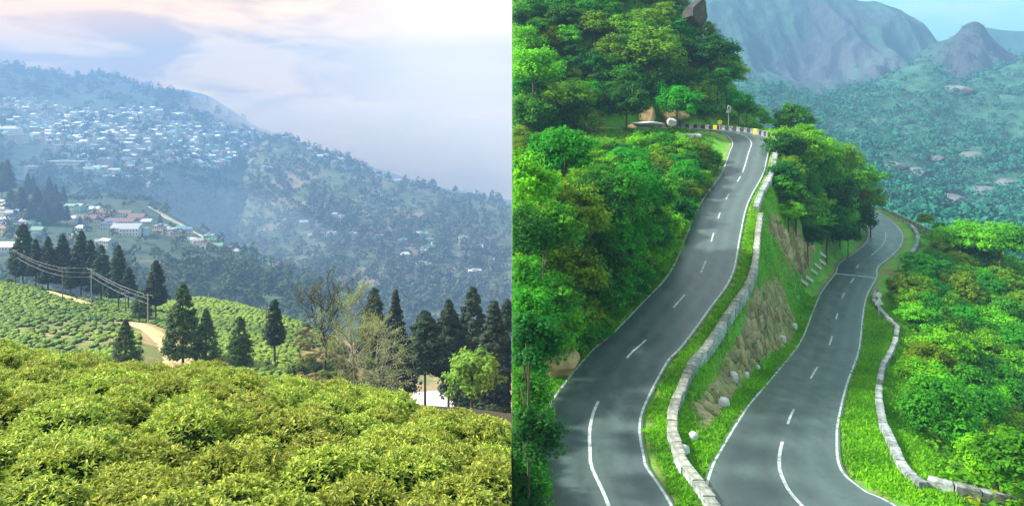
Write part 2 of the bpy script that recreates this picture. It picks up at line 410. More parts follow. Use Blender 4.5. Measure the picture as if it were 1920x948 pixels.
Eh = Sheet([[(-200,560,1189),(960,660,1189)],
           [(-200,300,1957),(0,318,1885),(150,335,1812),(300,350,1812),(400,375,1856),(480,410,1856),(560,440,1885),(960,560,1885)],
           [(-200,80,3407),(0,122,3262),(50,138,3262),(100,143,3262),(145,151,3262),(200,141,3262),(240,154,3190),(290,170,3117),(340,190,3045),(400,210,2972),(450,232,2900),(500,256,2827),(540,280,2755),(700,370,2610),(960,450,2537)],
           [(-200,160,3770),(400,300,3625),(960,480,3335)]], -200, 960, 140, 24, 55, 400, 31)
Eh.build('town_hill_terrain', farmat('town_hill_ground', [(.025, .05, .035), (.04, .075, .05), (.08, .10, .06)], .012, .008, .62, (.14, .13, .09)))
Fh = Sheet([[(430,545,1330),(470,556,1200),(600,592,1044),(760,645,942),(960,705,899)],
           [(430,378,2050),(470,386,1840),(500,388,1812),(600,402,1667),(760,442,1522),(960,482,1377)],
           [(430,268,2900),(470,266,2600),(500,262,2465),(540,265,2436),(600,288,2349),(660,306,2291),(700,324,2247),(760,346,2175),(840,369,2102),(900,376,2059),(960,388,2030)],
           [(430,360,3045),(960,480,2610)]], 430, 960, 120, 26, 36, 290, 41)
Fh.build('valley_slope_terrain', farmat('valley_slope_ground', [(.05, .085, .04), (.09, .11, .055), (.15, .15, .09)], .012, .006, .52, (.19, .15, .10)))
G1 = Sheet([[(150,440,3450),(960,540,3450)], [(150,200,3975),(200,182,3975),(250,165,3975),(290,166,3975),(340,170,3975),(398,184,3975),(440,212,3975),(480,240,3975),(560,266,3975),(640,292,3975),(720,318,3975),(820,350,3975),(900,366,3975),(960,377,3975)], [(150,310,4170),(960,470,4170)]], 150, 960, 120, 14, 28, 220, 51)
fm = farmat('far_ridge_ground', [(.04, .07, .05), (.06, .09, .06), (.09, .11, .08)], .006, .004, .65)
G1.build('far_ridge_terrain', fm)

# sandy track draped on the tea hill
def draped(name, pts, widths, sheet, mat, lift=.12, seg=6):
    Pn = []
    for k in range(len(pts) - 1):
        for q in np.linspace(0, 1, seg, endpoint=False):
            Pn.append((Vector(pts[k]).lerp(Vector(pts[k + 1]), q), widths[k] + (widths[k + 1] - widths[k]) * q))
    Pn.append((Vector(pts[-1]), widths[-1]))
    V = []; Fc = []
    for i, (p, w) in enumerate(Pn):
        t = (Pn[min(i + 1, len(Pn) - 1)][0] - Pn[max(i - 1, 0)][0]); n = Vector((-t.y, t.x, 0)).normalized()
        for j in range(5):
            q = p + n * w * (j / 4 - .5) * (1 + random.uniform(-.12, .12))
            V.append((q.x, q.y, sheet.height(q.x, q.y) + lift * (1 if 0 < j < 4 else -.4)))
    for i in range(len(Pn) - 1):
        for j in range(4): Fc.append((i * 5 + j, i * 5 + j + 1, i * 5 + j + 6, i * 5 + j + 5))
    o = obj(name, mesh(name, V, Fc, None, True, [mat])); o['kind'] = 'structure'; return [p for p, w in Pn]
trackA = [B.at(u, v) for u, v in ((355, 706), (345, 690), (335, 670), (322, 650), (305, 634), (288, 622), (268, 612), (252, 607))]
pA = draped('path', trackA, [7, 8, 8, 7, 6.5, 6, 5, 4], B, M['path'], .5)
trackB = [B.at(u, v) for u, v in ((170, 572), (160, 568), (145, 563), (128, 558), (112, 553), (96, 548))]
pB = draped('path', trackB, [4, 6, 7, 7, 6, 5], B, M['path'], .5)

# ------------------------------------------------------------------ tea bushes
def tea_bush(rng, ns=430, old=680):
    a = rng.uniform(0, 2 * np.pi, ns); q = np.sqrt(rng.random(ns)); r = .67 * q
    lump = 1 + .10 * np.sin(3 * a + rng.uniform(0, 6)) + .07 * np.sin(5 * a + rng.uniform(0, 6))
    x = np.cos(a) * r * lump; y = np.sin(a) * r * lump
    z = .60 * (1 - q ** 3.2 * .74) + rng.normal(size=ns) * .035 + .05 * np.sin(x * 7 + rng.uniform(0, 6)) * np.cos(y * 6)
    nk = 5; idx = np.repeat(np.arange(ns), nk); n = len(idx)
    sh = rng.random(ns)
    base = np.stack([x, y, z], 1)[idx]; outw = np.stack([np.cos(a) * q, np.sin(a) * q, .0 * q], 1)[idx]
    ang = rng.uniform(0, 6.28, ns)[idx] + np.tile(np.arange(nk), ns) * 2.4
    lev = np.tile(np.arange(nk), ns) / nk
    el = np.radians(rng.uniform(5, 62, n))
    T = np.stack([np.cos(ang) * np.cos(el), np.sin(ang) * np.cos(el), np.sin(el)], 1) + outw * .35
    T /= np.linalg.norm(T, axis=1)[:, None]
    L = rng.uniform(.048, .10, n) * (1.1 - .35 * lev)
    C = base + T * L[:, None] * .5 + np.stack([0 * lev, 0 * lev, lev * .06 - .03], 1)
    N = np.cross(np.cross(T, [0, 0, 1.]), T) * 1.0 + rng.normal(size=(n, 3)) * .28
    cl = np.clip(.15 + .5 * sh[idx] + .35 * lev + rng.normal(size=n) * .12, 0, 1)
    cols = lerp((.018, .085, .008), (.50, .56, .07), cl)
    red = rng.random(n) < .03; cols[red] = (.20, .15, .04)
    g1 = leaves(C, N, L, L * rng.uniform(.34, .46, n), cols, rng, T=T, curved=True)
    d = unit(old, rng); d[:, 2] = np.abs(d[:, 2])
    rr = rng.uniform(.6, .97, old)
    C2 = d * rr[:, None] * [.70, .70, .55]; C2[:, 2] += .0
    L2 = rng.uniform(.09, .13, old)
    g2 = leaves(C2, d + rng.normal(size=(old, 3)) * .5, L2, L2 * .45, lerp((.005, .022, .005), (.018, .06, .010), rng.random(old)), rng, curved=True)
    return np.concatenate([g1[0], g2[0]]), np.concatenate([g1[1], g2[1] + len(g1[0])]), np.concatenate([g1[2], g2[2]])
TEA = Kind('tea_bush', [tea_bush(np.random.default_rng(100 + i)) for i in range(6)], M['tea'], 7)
bushes = []
rowgap = .98; yy = 4.9
while yy < 29:
    xx = -.02 - random.uniform(0, .9)
    while xx > -.72 * yy - 1.2:
        X = xx + random.uniform(-.16, .16); Y = yy + random.uniform(-.16, .16) + .35 * math.sin(xx * .5)
        X = min(X, -.05)
        u = 960 + F * X / Y
        if Y < np.interp(u, [r[0] for r in BROW], [r[2] for r in BROW]) + 1.2: bushes.append((X, Y))
        xx -= random.uniform(.95, 1.2)
    yy += rowgap
bushes.sort(key=lambda b: b[1]); bushes = bushes[:300]
for k, (X, Y) in enumerate(bushes):
    s = random.uniform(.86, 1.1); z = A.height(X, Y) + random.uniform(-.14, .06)
    M4 = Matrix.Translation((X, Y, z)) @ Matrix.Rotation(random.uniform(0, 6.28), 4, 'Z') @ Matrix.Diagonal((s, s, s * random.uniform(.9, 1.12), 1))
    o = put(TEA, k % 6, 'tea_bush', Matrix(), None, M4, 1)
    u, v = uv_of((X, Y, z + .5))
    bt = (v - np.interp(u, [r[0] for r in BROW], [r[1] for r in BROW]))
    band = 'on the near brow' if bt < 10 else 'just under the brow' if bt < 32 else 'high in the foreground' if bt < 70 else 'midway in the foreground' if bt < 130 else 'low in the foreground' if v < 925 else 'at the bottom edge'
    lr = next(w for lim, w in ((0, 'beyond the picture edge'), (80, 'below the tallest row conifer'), (190, 'below the power poles'), (270, 'below the lone cone conifer'), (365, 'below the earth track'), (480, 'below the egg shaped conifer'), (560, 'below the slender conifer'), (640, 'below the nearly bare tree'), (765, 'below the pale twiggy trees'), (850, 'below the tin roofs'), (915, 'below the bright broadleaf tree'), (9999, 'at the seam of the valleys')) if u < lim)
    size = 'larger' if s > 1.03 else 'smaller' if s < .93 else 'middling'
    tag(o, f'{size} tea bush {band}, {lr}', 'tea bush', 'tea bushes in the foreground field')

# tea on the hill behind: rows beyond counting, one mass
def tea_mass():
    rng = np.random.default_rng(77)
    XY = []
    ca, sa = math.cos(.42), math.sin(.42)
    g = np.stack(np.meshgrid(np.arange(-330, 60, 1.4), np.arange(60, 460, 2.1)), -1).reshape(-1, 2)
    g = g + rng.normal(size=g.shape) * [.35, .22]
    g[:, 1] += 2.0 * np.sin(g[:, 0] * .045) + 3 * fbm(g[:, 0] / 40, g[:, 1] / 40, 5)
    X = g[:, 0] * ca - g[:, 1] * sa * .6; Y = g[:, 1] * ca + g[:, 0] * sa + 60
    u = 960 + F * X / Y
    ok = (Y > 122) & (Y < 306) & (u > -60) & (u < 668)
    X, Y, u = X[ok], Y[ok], u[ok]
    cr = np.interp(u, [c[0] for c in CREST], [c[2] for c in CREST])
    ok = Y < cr + 4; X, Y, u = X[ok], Y[ok], u[ok]
    Z = np.array([B.height(a, b) for a, b in zip(X, Y)]); v = V0 - F * Z / Y
    bare = fbm(X / 16, Y / 16, 8) + .9 * np.exp(-(((u - 120) / 110) ** 2 + ((v - 625) / 42) ** 2)) * .42
    ok = rng.random(len(X)) < np.where(bare < .16, .98, np.where(bare < .30, .62, .30))
    for pth, wd in ((pA, 5.2), (pB, 4.6)):
        pp = np.array([(p.x, p.y) for p in pth])
        d = np.sqrt(((np.stack([X, Y], 1)[:, None] - pp[None]) ** 2).sum(-1)).min(1); ok &= d > wd
    ok &= ~((np.abs(u - 285) < 26) & (v > 628) & (v < 690) & (u < 305 + (v - 640) * .7) & (u > 262))
    ok &= ~((u > 560) & (v > 650))
    X, Y, Z = X[ok], Y[ok], Z[ok]; n = len(X)
    # dome
    na = 7; a = np.arange(na) * 2 * np.pi / na
    s = rng.uniform(.8, 1.15, n)
    ring = lambda r, z, j: np.stack([X[:, None] + (np.cos(a) * r)[None] * s[:, None] * rng.uniform(.85, 1.15, (n, na)), Y[:, None] + (np.sin(a) * r)[None] * s[:, None] * rng.uniform(.85, 1.15, (n, na)), Z[:, None] + z * s[:, None] + rng.normal(size=(n, na)) * j], -1)
    V = np.concatenate([ring(.84, -.25, .02), ring(.9, .42, .08), ring(.55, .72, .08), np.stack([X, Y, Z + .76 * s], 1)[:, None]], 1)
    k = 3 * na + 1; f = []
    for r in range(2):
        for j in range(na): f += [(r * na + j, r * na + (j + 1) % na, (r + 1) * na + (j + 1) % na), (r * na + j, (r + 1) * na + (j + 1) % na, (r + 1) * na + j)]
    for j in range(na): f.append((2 * na + j, 2 * na + (j + 1) % na, 3 * na))
    Fc = (np.arange(n)[:, None, None] * k + np.array(f)[None]).reshape(-1, 3)
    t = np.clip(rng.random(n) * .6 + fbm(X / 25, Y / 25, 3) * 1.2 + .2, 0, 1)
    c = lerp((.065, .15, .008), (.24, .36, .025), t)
    cols = np.repeat(c, k, axis=0) * rng.uniform(.75, 1.25, (n * k, 1)); cols.reshape(n, k, 3)[:, :2 * na] = np.array((.022, .055, .008)) * rng.uniform(.7, 1.5, (n, 2 * na, 1))  # lower rings darker: mature leaf, and shade between bushes put into the colour
    # loose leaf tufts over each dome
    m = 14; idx = np.repeat(np.arange(n), m); d = unit(n * m, rng); d[:, 2] = np.abs(d[:, 2])
    C2 = np.stack([X, Y, Z], 1)[idx] + d * s[idx][:, None] * [.93, .93, .82]
    L = rng.uniform(.22, .5, n * m)
    g2 = leaves(C2, d + rng.normal(size=d.shape) * .6 + [0, 0, .3], L, L * .6, c[idx] * rng.uniform(.7, 1.5, (n * m, 1)), rng)
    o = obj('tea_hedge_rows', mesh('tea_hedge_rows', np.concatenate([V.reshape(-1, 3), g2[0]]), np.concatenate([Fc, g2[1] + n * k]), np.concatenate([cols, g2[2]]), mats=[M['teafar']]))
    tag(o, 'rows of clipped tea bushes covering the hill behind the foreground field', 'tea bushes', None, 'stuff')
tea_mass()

# ------------------------------------------------------------------ conifers and other trees of the tea valley
CON = Kind('conifer_crown', [conifer_crown(np.random.default_rng(200 + i), R_, 300, 32, .030, (.008, .026, .012), (.038, .062, .026), b_, pw) for i, (R_, b_, pw) in
      enumerate([(.150, .20, .72), (.135, .28, .68), (.165, .18, .8), (.125, .34, .65), (.20, .10, .98), (.23, .03, .85), (.165, .22, .82), (.18, .50, .85), (.21, .44, .95)])], M['conifer'])
CONG = Kind('conifer_crown', [conifer_crown(np.random.default_rng(260 + i), R_, 300, 34, .031, (.018, .045, .010), (.07, .105, .018), b_, pw) for i, (R_, b_, pw) in
      enumerate([(.19, .16, .7), (.235, .02, .8), (.21, .10, .55), (.145, .30, .55)])], M['conifer'])
def conifer(u, vt, vb, Y, kind, i, label, wide=1.0, sheet=B, group='conifers of the tea valley', side=1, snap=True):
    if sheet is B and Y > 155: Y = B.at(u, vb).y
    b = P(u, vb, Y)
    top = P(u, vt, Y).z
    if snap:
        z = sheet.height(b.x, b.y); b.z = z
    H = top - b.z
    M4 = Matrix.Translation(b) @ Matrix.Rotation(random.uniform(0, 6.28), 4, 'Z')
    o = empty('conifer_tree', b); o.rotation_euler.z = M4.to_euler().z
    M4 = Matrix.Translation(b) @ Matrix.Rotation(o.rotation_euler.z, 4, 'Z')
    put(kind, i, 'crown', M4, o, Matrix.Diagonal((H * wide * 1.12, H * wide * 1.12, H, 1)), side)
    t = obj('trunk', TRS[i % 3], o, (0, 0, 0)); r = max(.28, H * .012) / .06; t.scale = (r, r, H * .8)
    tag(o, label, 'conifer', group); return o
LC = [ # u, vtop, vbase, Y, shape, width, label
 (43, 420, 535, 262, 0, 1.15, 'tallest dark conifer at the outer end of the row above the tea'),
 (67, 449, 540, 268, 1, .95, 'slim dark conifer tucked beside the tallest one at the row end'),
 (90, 444, 543, 262, 2, .95, 'third dark conifer of the row, behind the high wires'),
 (117, 440, 548, 258, 6, 1.1, 'broad shouldered dark conifer behind the first wooden pole'),
 (152, 433, 556, 262, 6, .98, 'tall dark conifer just before the second pole'),
 (170, 450, 562, 275, 1, .95, 'dark conifer wedged behind the second pole'),
 (190, 460, 566, 262, 2, 1.12, 'wide dark conifer right behind the second pole with bare lower trunk'),
 (222, 461, 578, 258, 0, .98, 'tall dark conifer with long bare trunk past the second pole'),
 (241, 500, 582, 268, 3, 1.15, 'short dark conifer leaning on its taller neighbour in the row'),
 (132, 498, 556, 282, 1, 1.2, 'low dark conifer half hidden under the row of tall ones'),
 (292, 489, 600, 255, 1, 1.1, 'lone slim conifer on a tall bare trunk beside the earth track'),
]
for u, vt, vb, Y, i, w, lab in LC: conifer(u, vt, vb, Y, CON, i, lab, w * 1.18)
conifer(264, 544, 600, 250, CONG, 2, 'small rounded conifer beside the lone slim one', 1.6)
conifer(343, 533, 690, 160, CONG, 0, 'big bushy conifer standing over the earth track', 1.12)
conifer(386, 578, 680, 175, CONG, 1, 'cone shaped green conifer next to the big bushy one', 1.05)
conifer(235, 599, 684, 165, CONG, 1, 'cone shaped green conifer standing alone among the tea rows', 1.3)
conifer(449, 594, 690, 165, CONG, 2, 'egg shaped conifer on a short stem on the far tea slope', 1.1)
conifer(515, 562, 712, 150, CON, 3, 'slender conifer with a tufted crown on a bare stem', 1.15)
RCN = [
 (701, 547, 775, 150, 1, 1.0, 'dark conifer behind the pale twiggy trees'),
 (742, 551, 780, 148, 4, .80, 'broad dark conifer between the twiggy trees and the tin roofs'),
 (797, 590, 790, 128, 7, 1.15, 'conifer with a bare stem in front of the tin roofs'),
 (841, 569, 800, 135, 8, .85, 'shaggy conifer rising behind the bright green broadleaf tree'),
 (886, 547, 800, 142, 6, 1.0, 'tallest conifer of the clump beside the seam of the two valleys'),
 (927, 573, 815, 122, 4, 1.15, 'broad blackish conifer behind the bright green broadleaf tree'),
 (951, 570, 810, 140, 2, 1.0, 'conifer cut off at the edge of the tea valley'),
 (700, 660, 780, 140, 5, 1.0, 'short dark conifer at the foot of the pale twiggy trees'),
]
for u, vt, vb, Y, i, w, lab in RCN: conifer(u, vt - 6, vb, Y, CON, i, lab, w * 1.14)

def skeleton(rng, H, spread, levels=3, nb=7, droop=0.0, trunk_frac=.35, r0=.16):
    """branching limbs of a bare tree: list of tubes and list of twig tips"""
    tubes = []; tips = []
    def grow(p, d, L, r, lev):
        pts = [p]; q = p.copy(); dd = d.copy(); n = 4
        for k in range(n):
            dd = (dd + Vector(rng.normal(size=3)) * .13 + Vector((0, 0, .05 - droop * lev))).normalized(); q = q + dd * L / n; pts.append(q.copy())
        tubes.append((pts, [r * (1 - .62 * k / n) for k in range(n + 1)]))
        if lev >= levels: tips.extend(pts[1:]); return
        m = nb if lev == 0 else rng.integers(3, 6)
        for k in range(m):
            f = (trunk_frac + (1 - trunk_frac) * (k + .5) / m) if lev == 0 else rng.uniform(.3, 1)
            i = min(int(f * n), n - 1); st = pts[i].lerp(pts[i + 1], f * n - i)
            a = rng.uniform(0, 6.28); side = Vector((math.cos(a), math.sin(a), 0))
            nd_ = (dd * rng.uniform(.45, .9) + side * spread * rng.uniform(.6, 1.1) + Vector((0, 0, .15))).normalized()
            grow(st, nd_, L * rng.uniform(.38, .6) * (1.15 - .35 * f if lev == 0 else 1), r * .42, lev + 1)
    grow(Vector((0, 0, 0)), Vector((0, 0, 1)), H, r0, 0)
    return tubes, tips
def twig_tree(u, vt, vb, Y, seed, label, lo, hi, leafn, leaf, spread=.8, bark='palebark', nb=8, tf=.35, droop=0., name='sparse_tree', r0=.16):
    rng = np.random.default_rng(seed); b = P(u, vb, Y); b.z = B.height(b.x, b.y) if Y > 110 else A.height(b.x, b.y)
    H = P(u, vt, Y).z - b.z
    tubes, tips = skeleton(rng, H * .86, spread, 3, nb, droop, tf, r0)
    mt = MB()
    for pts, rad in tubes[:]: mt.tube([p for p in pts], [max(x, .034) for x in rad], 4, caps=False)
    o = empty(name, b); mt.build('trunk', M[bark], o, smooth=True)
    T = np.array([tuple(t) for t in tips]); idx = rng.integers(0, len(T), leafn)
    C = T[idx] + rng.normal(size=(leafn, 3)) * .22
    L = leaf * rng.uniform(.6, 1.4, leafn)
    g = leaves(C, unit(leafn, rng) + [0, 0, .5], L, L * .5, lerp(lo, hi, rng.random(leafn)), rng)
    g = clip_leaf(g, Matrix.Translation(b), 1)
    obj('crown', mesh('crown', *g[:2], g[2], mats=[M['leaf']]), o)
    tag(o, label, 'tree', 'loose leaved trees of the tea valley'); return o
twig_tree(603, 522, 700, 135, 3, 'nearly bare dark tree with spreading limbs and few leaves', (.05, .07, .015), (.17, .18, .04), 1100, .36, .8, 'darkbark', 11, .42, r0=.30)
twig_tree(668, 562, 745, 112, 4, 'tall pale twiggy tree with thin yellow green leaves', (.14, .22, .05), (.30, .38, .10), 2200, .22, .6, 'palebark', 10, .22)
twig_tree(716, 606, 760, 105, 5, 'leaning pale tree with arching bare branches', (.14, .22, .06), (.30, .38, .11), 1800, .2, .95, 'palebark', 9, .2, .05)
twig_tree(640, 606, 745, 115, 6, 'small yellowish twiggy tree beside the nearly bare one', (.16, .22, .03), (.36, .40, .07), 2400, .22, .7, 'palebark', 9, .15)
twig_tree(745, 660, 770, 100, 8, 'low pale tangle of drooping twigs before the dark conifers', (.14, .22, .06), (.32, .42, .12), 1800, .2, .95, 'palebark', 8, .15, .08)
# bright broadleaf
def sprayed():
    rng = np.random.default_rng(9); return broad_crown(rng, 85, 34, .16, (.10, .20, .02), (.26, .40, .06), .9, .92, .25)
SPR = Kind('crown', [sprayed()], M['leaf'])
b = P(884, 790, 84); b.z = P(884, 798, 84).z
o = empty('broadleaf_tree', b)
put(SPR, 0, 'crown', Matrix.Translation(b), o, Matrix.Translation((.3, 0, P(884, 704, 84).z - b.z)) @ Matrix.Diagonal((3.0, 3.0, 3.3, 1)), 1)
t = obj('trunk', TR[1], o); t.scale = (3.5, 3.5, P(884, 690, 84).z - b.z)
tag(o, 'bright green broadleaf tree with rosette leaves before the dark conifers', 'tree')
# ground under it, and shrubs on the bank behind the brow
SHR = Kind('shrub', [broad_crown(np.random.default_rng(300 + i), 26, 42, .24, lo, hi, .8, .75, .3) for i, (lo, hi) in
      enumerate([((.09, .11, .02), (.26, .26, .06)), ((.05, .09, .015), (.16, .22, .03)), ((.02, .045, .01), (.07, .11, .02)), ((.14, .12, .04), (.34, .27, .10))])], M['leaf'])
sh_words = ['yellowish', 'olive green', 'dark green', 'straw coloured']
def shrub(u, v, Y, r, i, where, sheet=B, side=1, name='shrub', group='shrubs of the tea valley'):
    b = P(u, v, Y); z = sheet.height(b.x, b.y); b.z = z
    M4 = Matrix.Translation(b) @ Matrix.Rotation(random.uniform(0, 6.28), 4, 'Z') @ Matrix.Diagonal((r, r, r, 1)) @ Matrix.Translation((0, 0, .35))
    o = put(SHR, i, name, Matrix(), None, M4, side)
    tag(o, f'{sh_words[i]} shrub {where}', 'shrub', group)
for k in range(52):
    u = random.uniform(555, 752); Y = random.uniform(112, 165); i = random.choice([0, 0, 1, 1, 2, 3])
    size = random.uniform(1.2, 2.6)
    where = ('under the nearly bare tree' if u < 625 else 'under the tall pale twiggy tree' if u < 700 else 'below the dark conifers beside the tin roofs')
    shrub(u, 700, Y, size, i, ('large, ' if size > 2.1 else 'low, ' if size < 1.6 else '') + where)
for k in range(44):
    u = random.uniform(556, 668); Y = random.uniform(150, 236); i = random.choice([0, 0, 3, 3, 1]); size = random.uniform(.9, 2.0)
    shrub(u, 700, Y, size, i, ('large, ' if size > 1.6 else 'low, ' if size < 1.2 else '') + ('on the dry bank past the slender conifer' if u < 590 else 'on the dry bank behind the nearly bare tree' if u < 630 else 'on the dry bank beside the twiggy trees'))
for u, v, Y, r, i, wh in ((834, 800, 84, 1.0, 2, 'at the foot of the stem before the tin roofs'), (795, 800, 84, .8, 2, 'in the gap between foreground tea and tin roofs'), (946, 806, 96, 1.6, 2, 'at the seam below the last conifer'), (953, 812, 92, 1.3, 1, 'squeezed against the seam of the valleys'), (935, 806, 100, 1.7, 2, 'under the broad blackish conifer'), (905, 800, 82, 1.0, 1, 'at the foot of the bright green broadleaf tree'), (60, 525, 280, 4, 1, 'behind the tallest dark conifer'), (12, 520, 282, 4.5, 1, 'at the outer edge below the long white shed'), (300, 615, 235, 1.3, 2, 'at the roadside beside the track')):
    shrub(u, v, Y, r, i, wh)

# far woods of the tea valley: one mass per hill
def woods(name, label, sheet, n, urange, vfun, rrange, lo, hi, seed, per=32, side=1, tall=1.0, mat='farwood', sink=.2):
    rng = np.random.default_rng(seed); pts = []
    tries = 0
    while len(pts) < n and tries < n * 8:
        tries += 1
        u = rng.uniform(*urange); i = (u - sheet.us[0]) / (sheet.us[1] - sheet.us[0]); i = int(min(max(i, 0), sheet.nu - 1))
        j = rng.integers(0, sheet.nt); v = sheet.V[j, i]
        w = vfun(u, v)
        if w <= 0 or rng.random() > w: continue
        X = (u - 960) / F * sheet.Y[j, i]; q = sheet.height(X, sheet.Y[j, i])
        pts.append((X, sheet.Y[j, i], q))
    Pn = np.array(pts); n = len(Pn); r = rng.uniform(*rrange, n); idx = np.repeat(np.arange(n), per); m = len(idx)
    d = unit(m, rng); d[:, 2] = np.abs(d[:, 2]) - .25
    tl = np.where(rng.random(n) < .3, tall * 1.9, tall * .95)
    pos = Pn[idx] + d * (r[idx] * rng.uniform(.6, 1.05, m))[:, None] * np.stack([0 * tl + 1 / np.sqrt(tl), 1 / np.sqrt(tl), tl], 1)[idx] + np.stack([0 * r, 0 * r, r * tl * (.9 - sink)], 1)[idx]
    L = r[idx] * rng.uniform(.3, .62, m)
    cc = rng.random(n); cols = lerp(lo, hi, np.clip(cc[idx] * .6 + rng.random(m) * .4, 0, 1))
    g = leaves(pos, d + [0, 0, .3] + rng.normal(size=(m, 3)) * .3, L, L * .8, cols, rng)
    g = clip_leaf(g, Matrix(), side)
    o = obj(name, mesh(name, *g[:2], g[2], mats=[M[mat]])); tag(o, label, 'woods', None, 'stuff'); return o
def dens(sheet_seed, thr, lo=0.04):
    def f(u, v): return 1.0 if fbm(np.array(u / 45.), np.array(v / 28.), sheet_seed) > thr else lo
    return f
woods('spur_woods', 'mixed woods on the near spur below the town', D, 1500, (-120, 640), lambda u, v: (1 if v > 500 else .16) * dens(5, -.05)(u, v), (4.2, 9), (.02, .045, .02), (.085, .12, .05), 51)
woods('town_woods', 'dark woods between the houses of the hill town', Eh, 2900, (-120, 620), lambda u, v: (1 if v < 190 else .75) * dens(6, -.02, .12)(u, v), (10, 18), (.014, .03, .024), (.03, .055, .038), 52)
woods('valley_woods', 'scrub and woods on the hazy slope across the valley', Fh, 3000, (432, 955), dens(7, -.08, .25), (7, 14), (.055, .075, .045), (.11, .12, .075), 53)

# ------------------------------------------------------------------ houses
def objcol(name, rough=.8):
    m, t, b = newmat(name); oi = nd(t, 'ShaderNodeObjectInfo'); n = noise(t, .6, 4)
    t.links.new(mixc(t, 1.0, oi.outputs['Color'], ramp(t, n, [(.3, (.8, .8, .8)), (.7, (1, 1, 1))]), 'MULTIPLY'), b.inputs['Base Color']); b.inputs['Roughness'].default_value = rough; return m
M['hwall'] = objcol('house_wall'); M['hroof'] = objcol('house_roof', .6)
M['hwin'] = plain('dark_window', (.04, .05, .06), .3)
M['tin'] = mnoise('tin_roof', [(.3, (.45, .48, .50)), (.7, (.70, .73, .75))], .8, .45, sc=(1, 6, 1))
WALLC = {'white': (.78, .78, .74), 'cream': (.70, .63, .48), 'pale pink': (.66, .50, .44), 'pale blue': (.42, .55, .66), 'pale green': (.48, .62, .50), 'grey': (.45, .45, .44), 'ochre': (.55, .42, .22)}
ROOFC = {'grey tin': (.50, .52, .54), 'rusty red': (.24, .12, .09), 'green': (.16, .45, .32), 'blue': (.16, .32, .60), 'white': (.75, .76, .76), 'dark': (.12, .12, .13)}
def roof_mb(w, d, h, kind):
    mb = MB(); o = .35
    if kind == 'flat':
        mb.box(-w/2 - o, w/2 + o, -d/2 - o, d/2 + o, h, h + .35); mb.box(-w*.2, w*.1, -d*.2, d*.2, h + .35, h + 2.2)
    elif kind == 'gable':
        r = d * .28
        V = [(-w/2-o, -d/2-o, h), (w/2+o, -d/2-o, h), (w/2+o, d/2+o, h), (-w/2-o, d/2+o, h), (-w/2-o, 0, h + r), (w/2+o, 0, h + r)]
        mb.add(V, [(0, 1, 5, 4), (2, 3, 4, 5), (3, 0, 4), (1, 2, 5), (3, 2, 1, 0)])
    else:
        r = d * .3; q = w * .25
        V = [(-w/2-o, -d/2-o, h), (w/2+o, -d/2-o, h), (w/2+o, d/2+o, h), (-w/2-o, d/2+o, h), (-q, 0, h + r), (q, 0, h + r)]
        mb.add(V, [(0, 1, 5, 4), (2, 3, 4, 5), (3, 0, 4), (1, 2, 5), (3, 2, 1, 0)])
    return mb
def win_spots(w, h, st):
    n = max(2, int(w / 3.2)); fh = h / st
    return [(-w/2 + (k + .5) * w / n, (f + .52) * fh, min(1.5, w / n * .5), fh * .42) for f in range(st) for k in range(n)]
def house(p, w, d, st, rz, wall, rk, rc, label, name='house', cat='house', group=None, parts=True, fh=3.0, sink=4, sc=None):
    sc = sc or (1.35 if p.y > 500 and p.y < 1300 else 1.4 if p.y > 1300 else 1)
    w *= sc; d *= sc; fh *= sc
    h = st * fh; o = empty(name, p, rz)
    mb = MB().box(-w/2, w/2, -d/2, d/2, -sink, h); x = mb.build('wall', M['hwall'], o); x.color = (*(c_ * .85 for c_ in WALLC[wall]), 1)
    r = roof_mb(w, d, h, rk).build('roof', M['hroof'], o); r.color = (*(c_ * (.62 if p.y > 400 else .9) for c_ in ROOFC[rc]), 1)
    if parts:
        for (x_, z_, ww, hh) in win_spots(w, h, st):
            key = (round(ww, 2), round(hh, 2)); 
            if key not in WINC: WINC[key] = MB().box(-key[0]/2, key[0]/2, -.06, .05, -key[1]/2, key[1]/2).mesh('window', M['hwin'])
            obj('window', WINC[key], o, (x_, -d/2 - .02, z_))
    tag(o, label, cat, group); return o
WINC = {}
FARM = {}
def far_house(p, var, rz, wall, rc, label, group, sc=1.3):
    if var not in FARM:
        r = random.Random(var); w = r.uniform(9, 18); d = r.uniform(8, 11); st = r.choice([1, 2, 2, 3, 3, 4]); h = st * 3.1
        mb = MB().box(-w/2, w/2, -d/2, d/2, -6, h, 0)
        for (x_, z_, ww, hh) in win_spots(w, h, st): mb.box(x_ - ww*.6, x_ + ww*.6, -d/2 - .1, -d/2 + .1, z_ - hh/2, z_ + hh/2, 2)
        for f in range(1, st): mb.box(-w/2 - .5, w/2 + .5, -d/2 - 1.0, -d/2 - .01, f * 3.1 - .12, f * 3.1 + .1, 0)
        rm = roof_mb(w, d, h, r.choice(['flat', 'flat', 'gable', 'hip'])); mb.add(rm.V, rm.F, 1)
        FARM[var] = (mb, st)
    key = (var, rc)
    if key not in FARR:
        FARR[key] = FARM[var][0].mesh('house', [M['hwall'], ROOFM[rc], M['hwin']])
    o = obj('house', FARR[key], None, p, rz, sc); o.color = (*(c_ * .8 for c_ in WALLC[wall]), 1)
    tag(o, label, 'house', group); return o
FARR = {}; ROOFM = {k: plain('roof_' + k.replace(' ', '_'), tuple(c_ * .6 for c_ in c), .6) for k, c in ROOFC.items()}
rr = random.Random(42)
wcs = ['white', 'white', 'cream', 'cream', 'pale pink', 'pale blue', 'pale green', 'grey', 'ochre']
rcs = ['grey tin', 'grey tin', 'grey tin', 'white', 'rusty red', 'green', 'blue', 'dark', 'white']
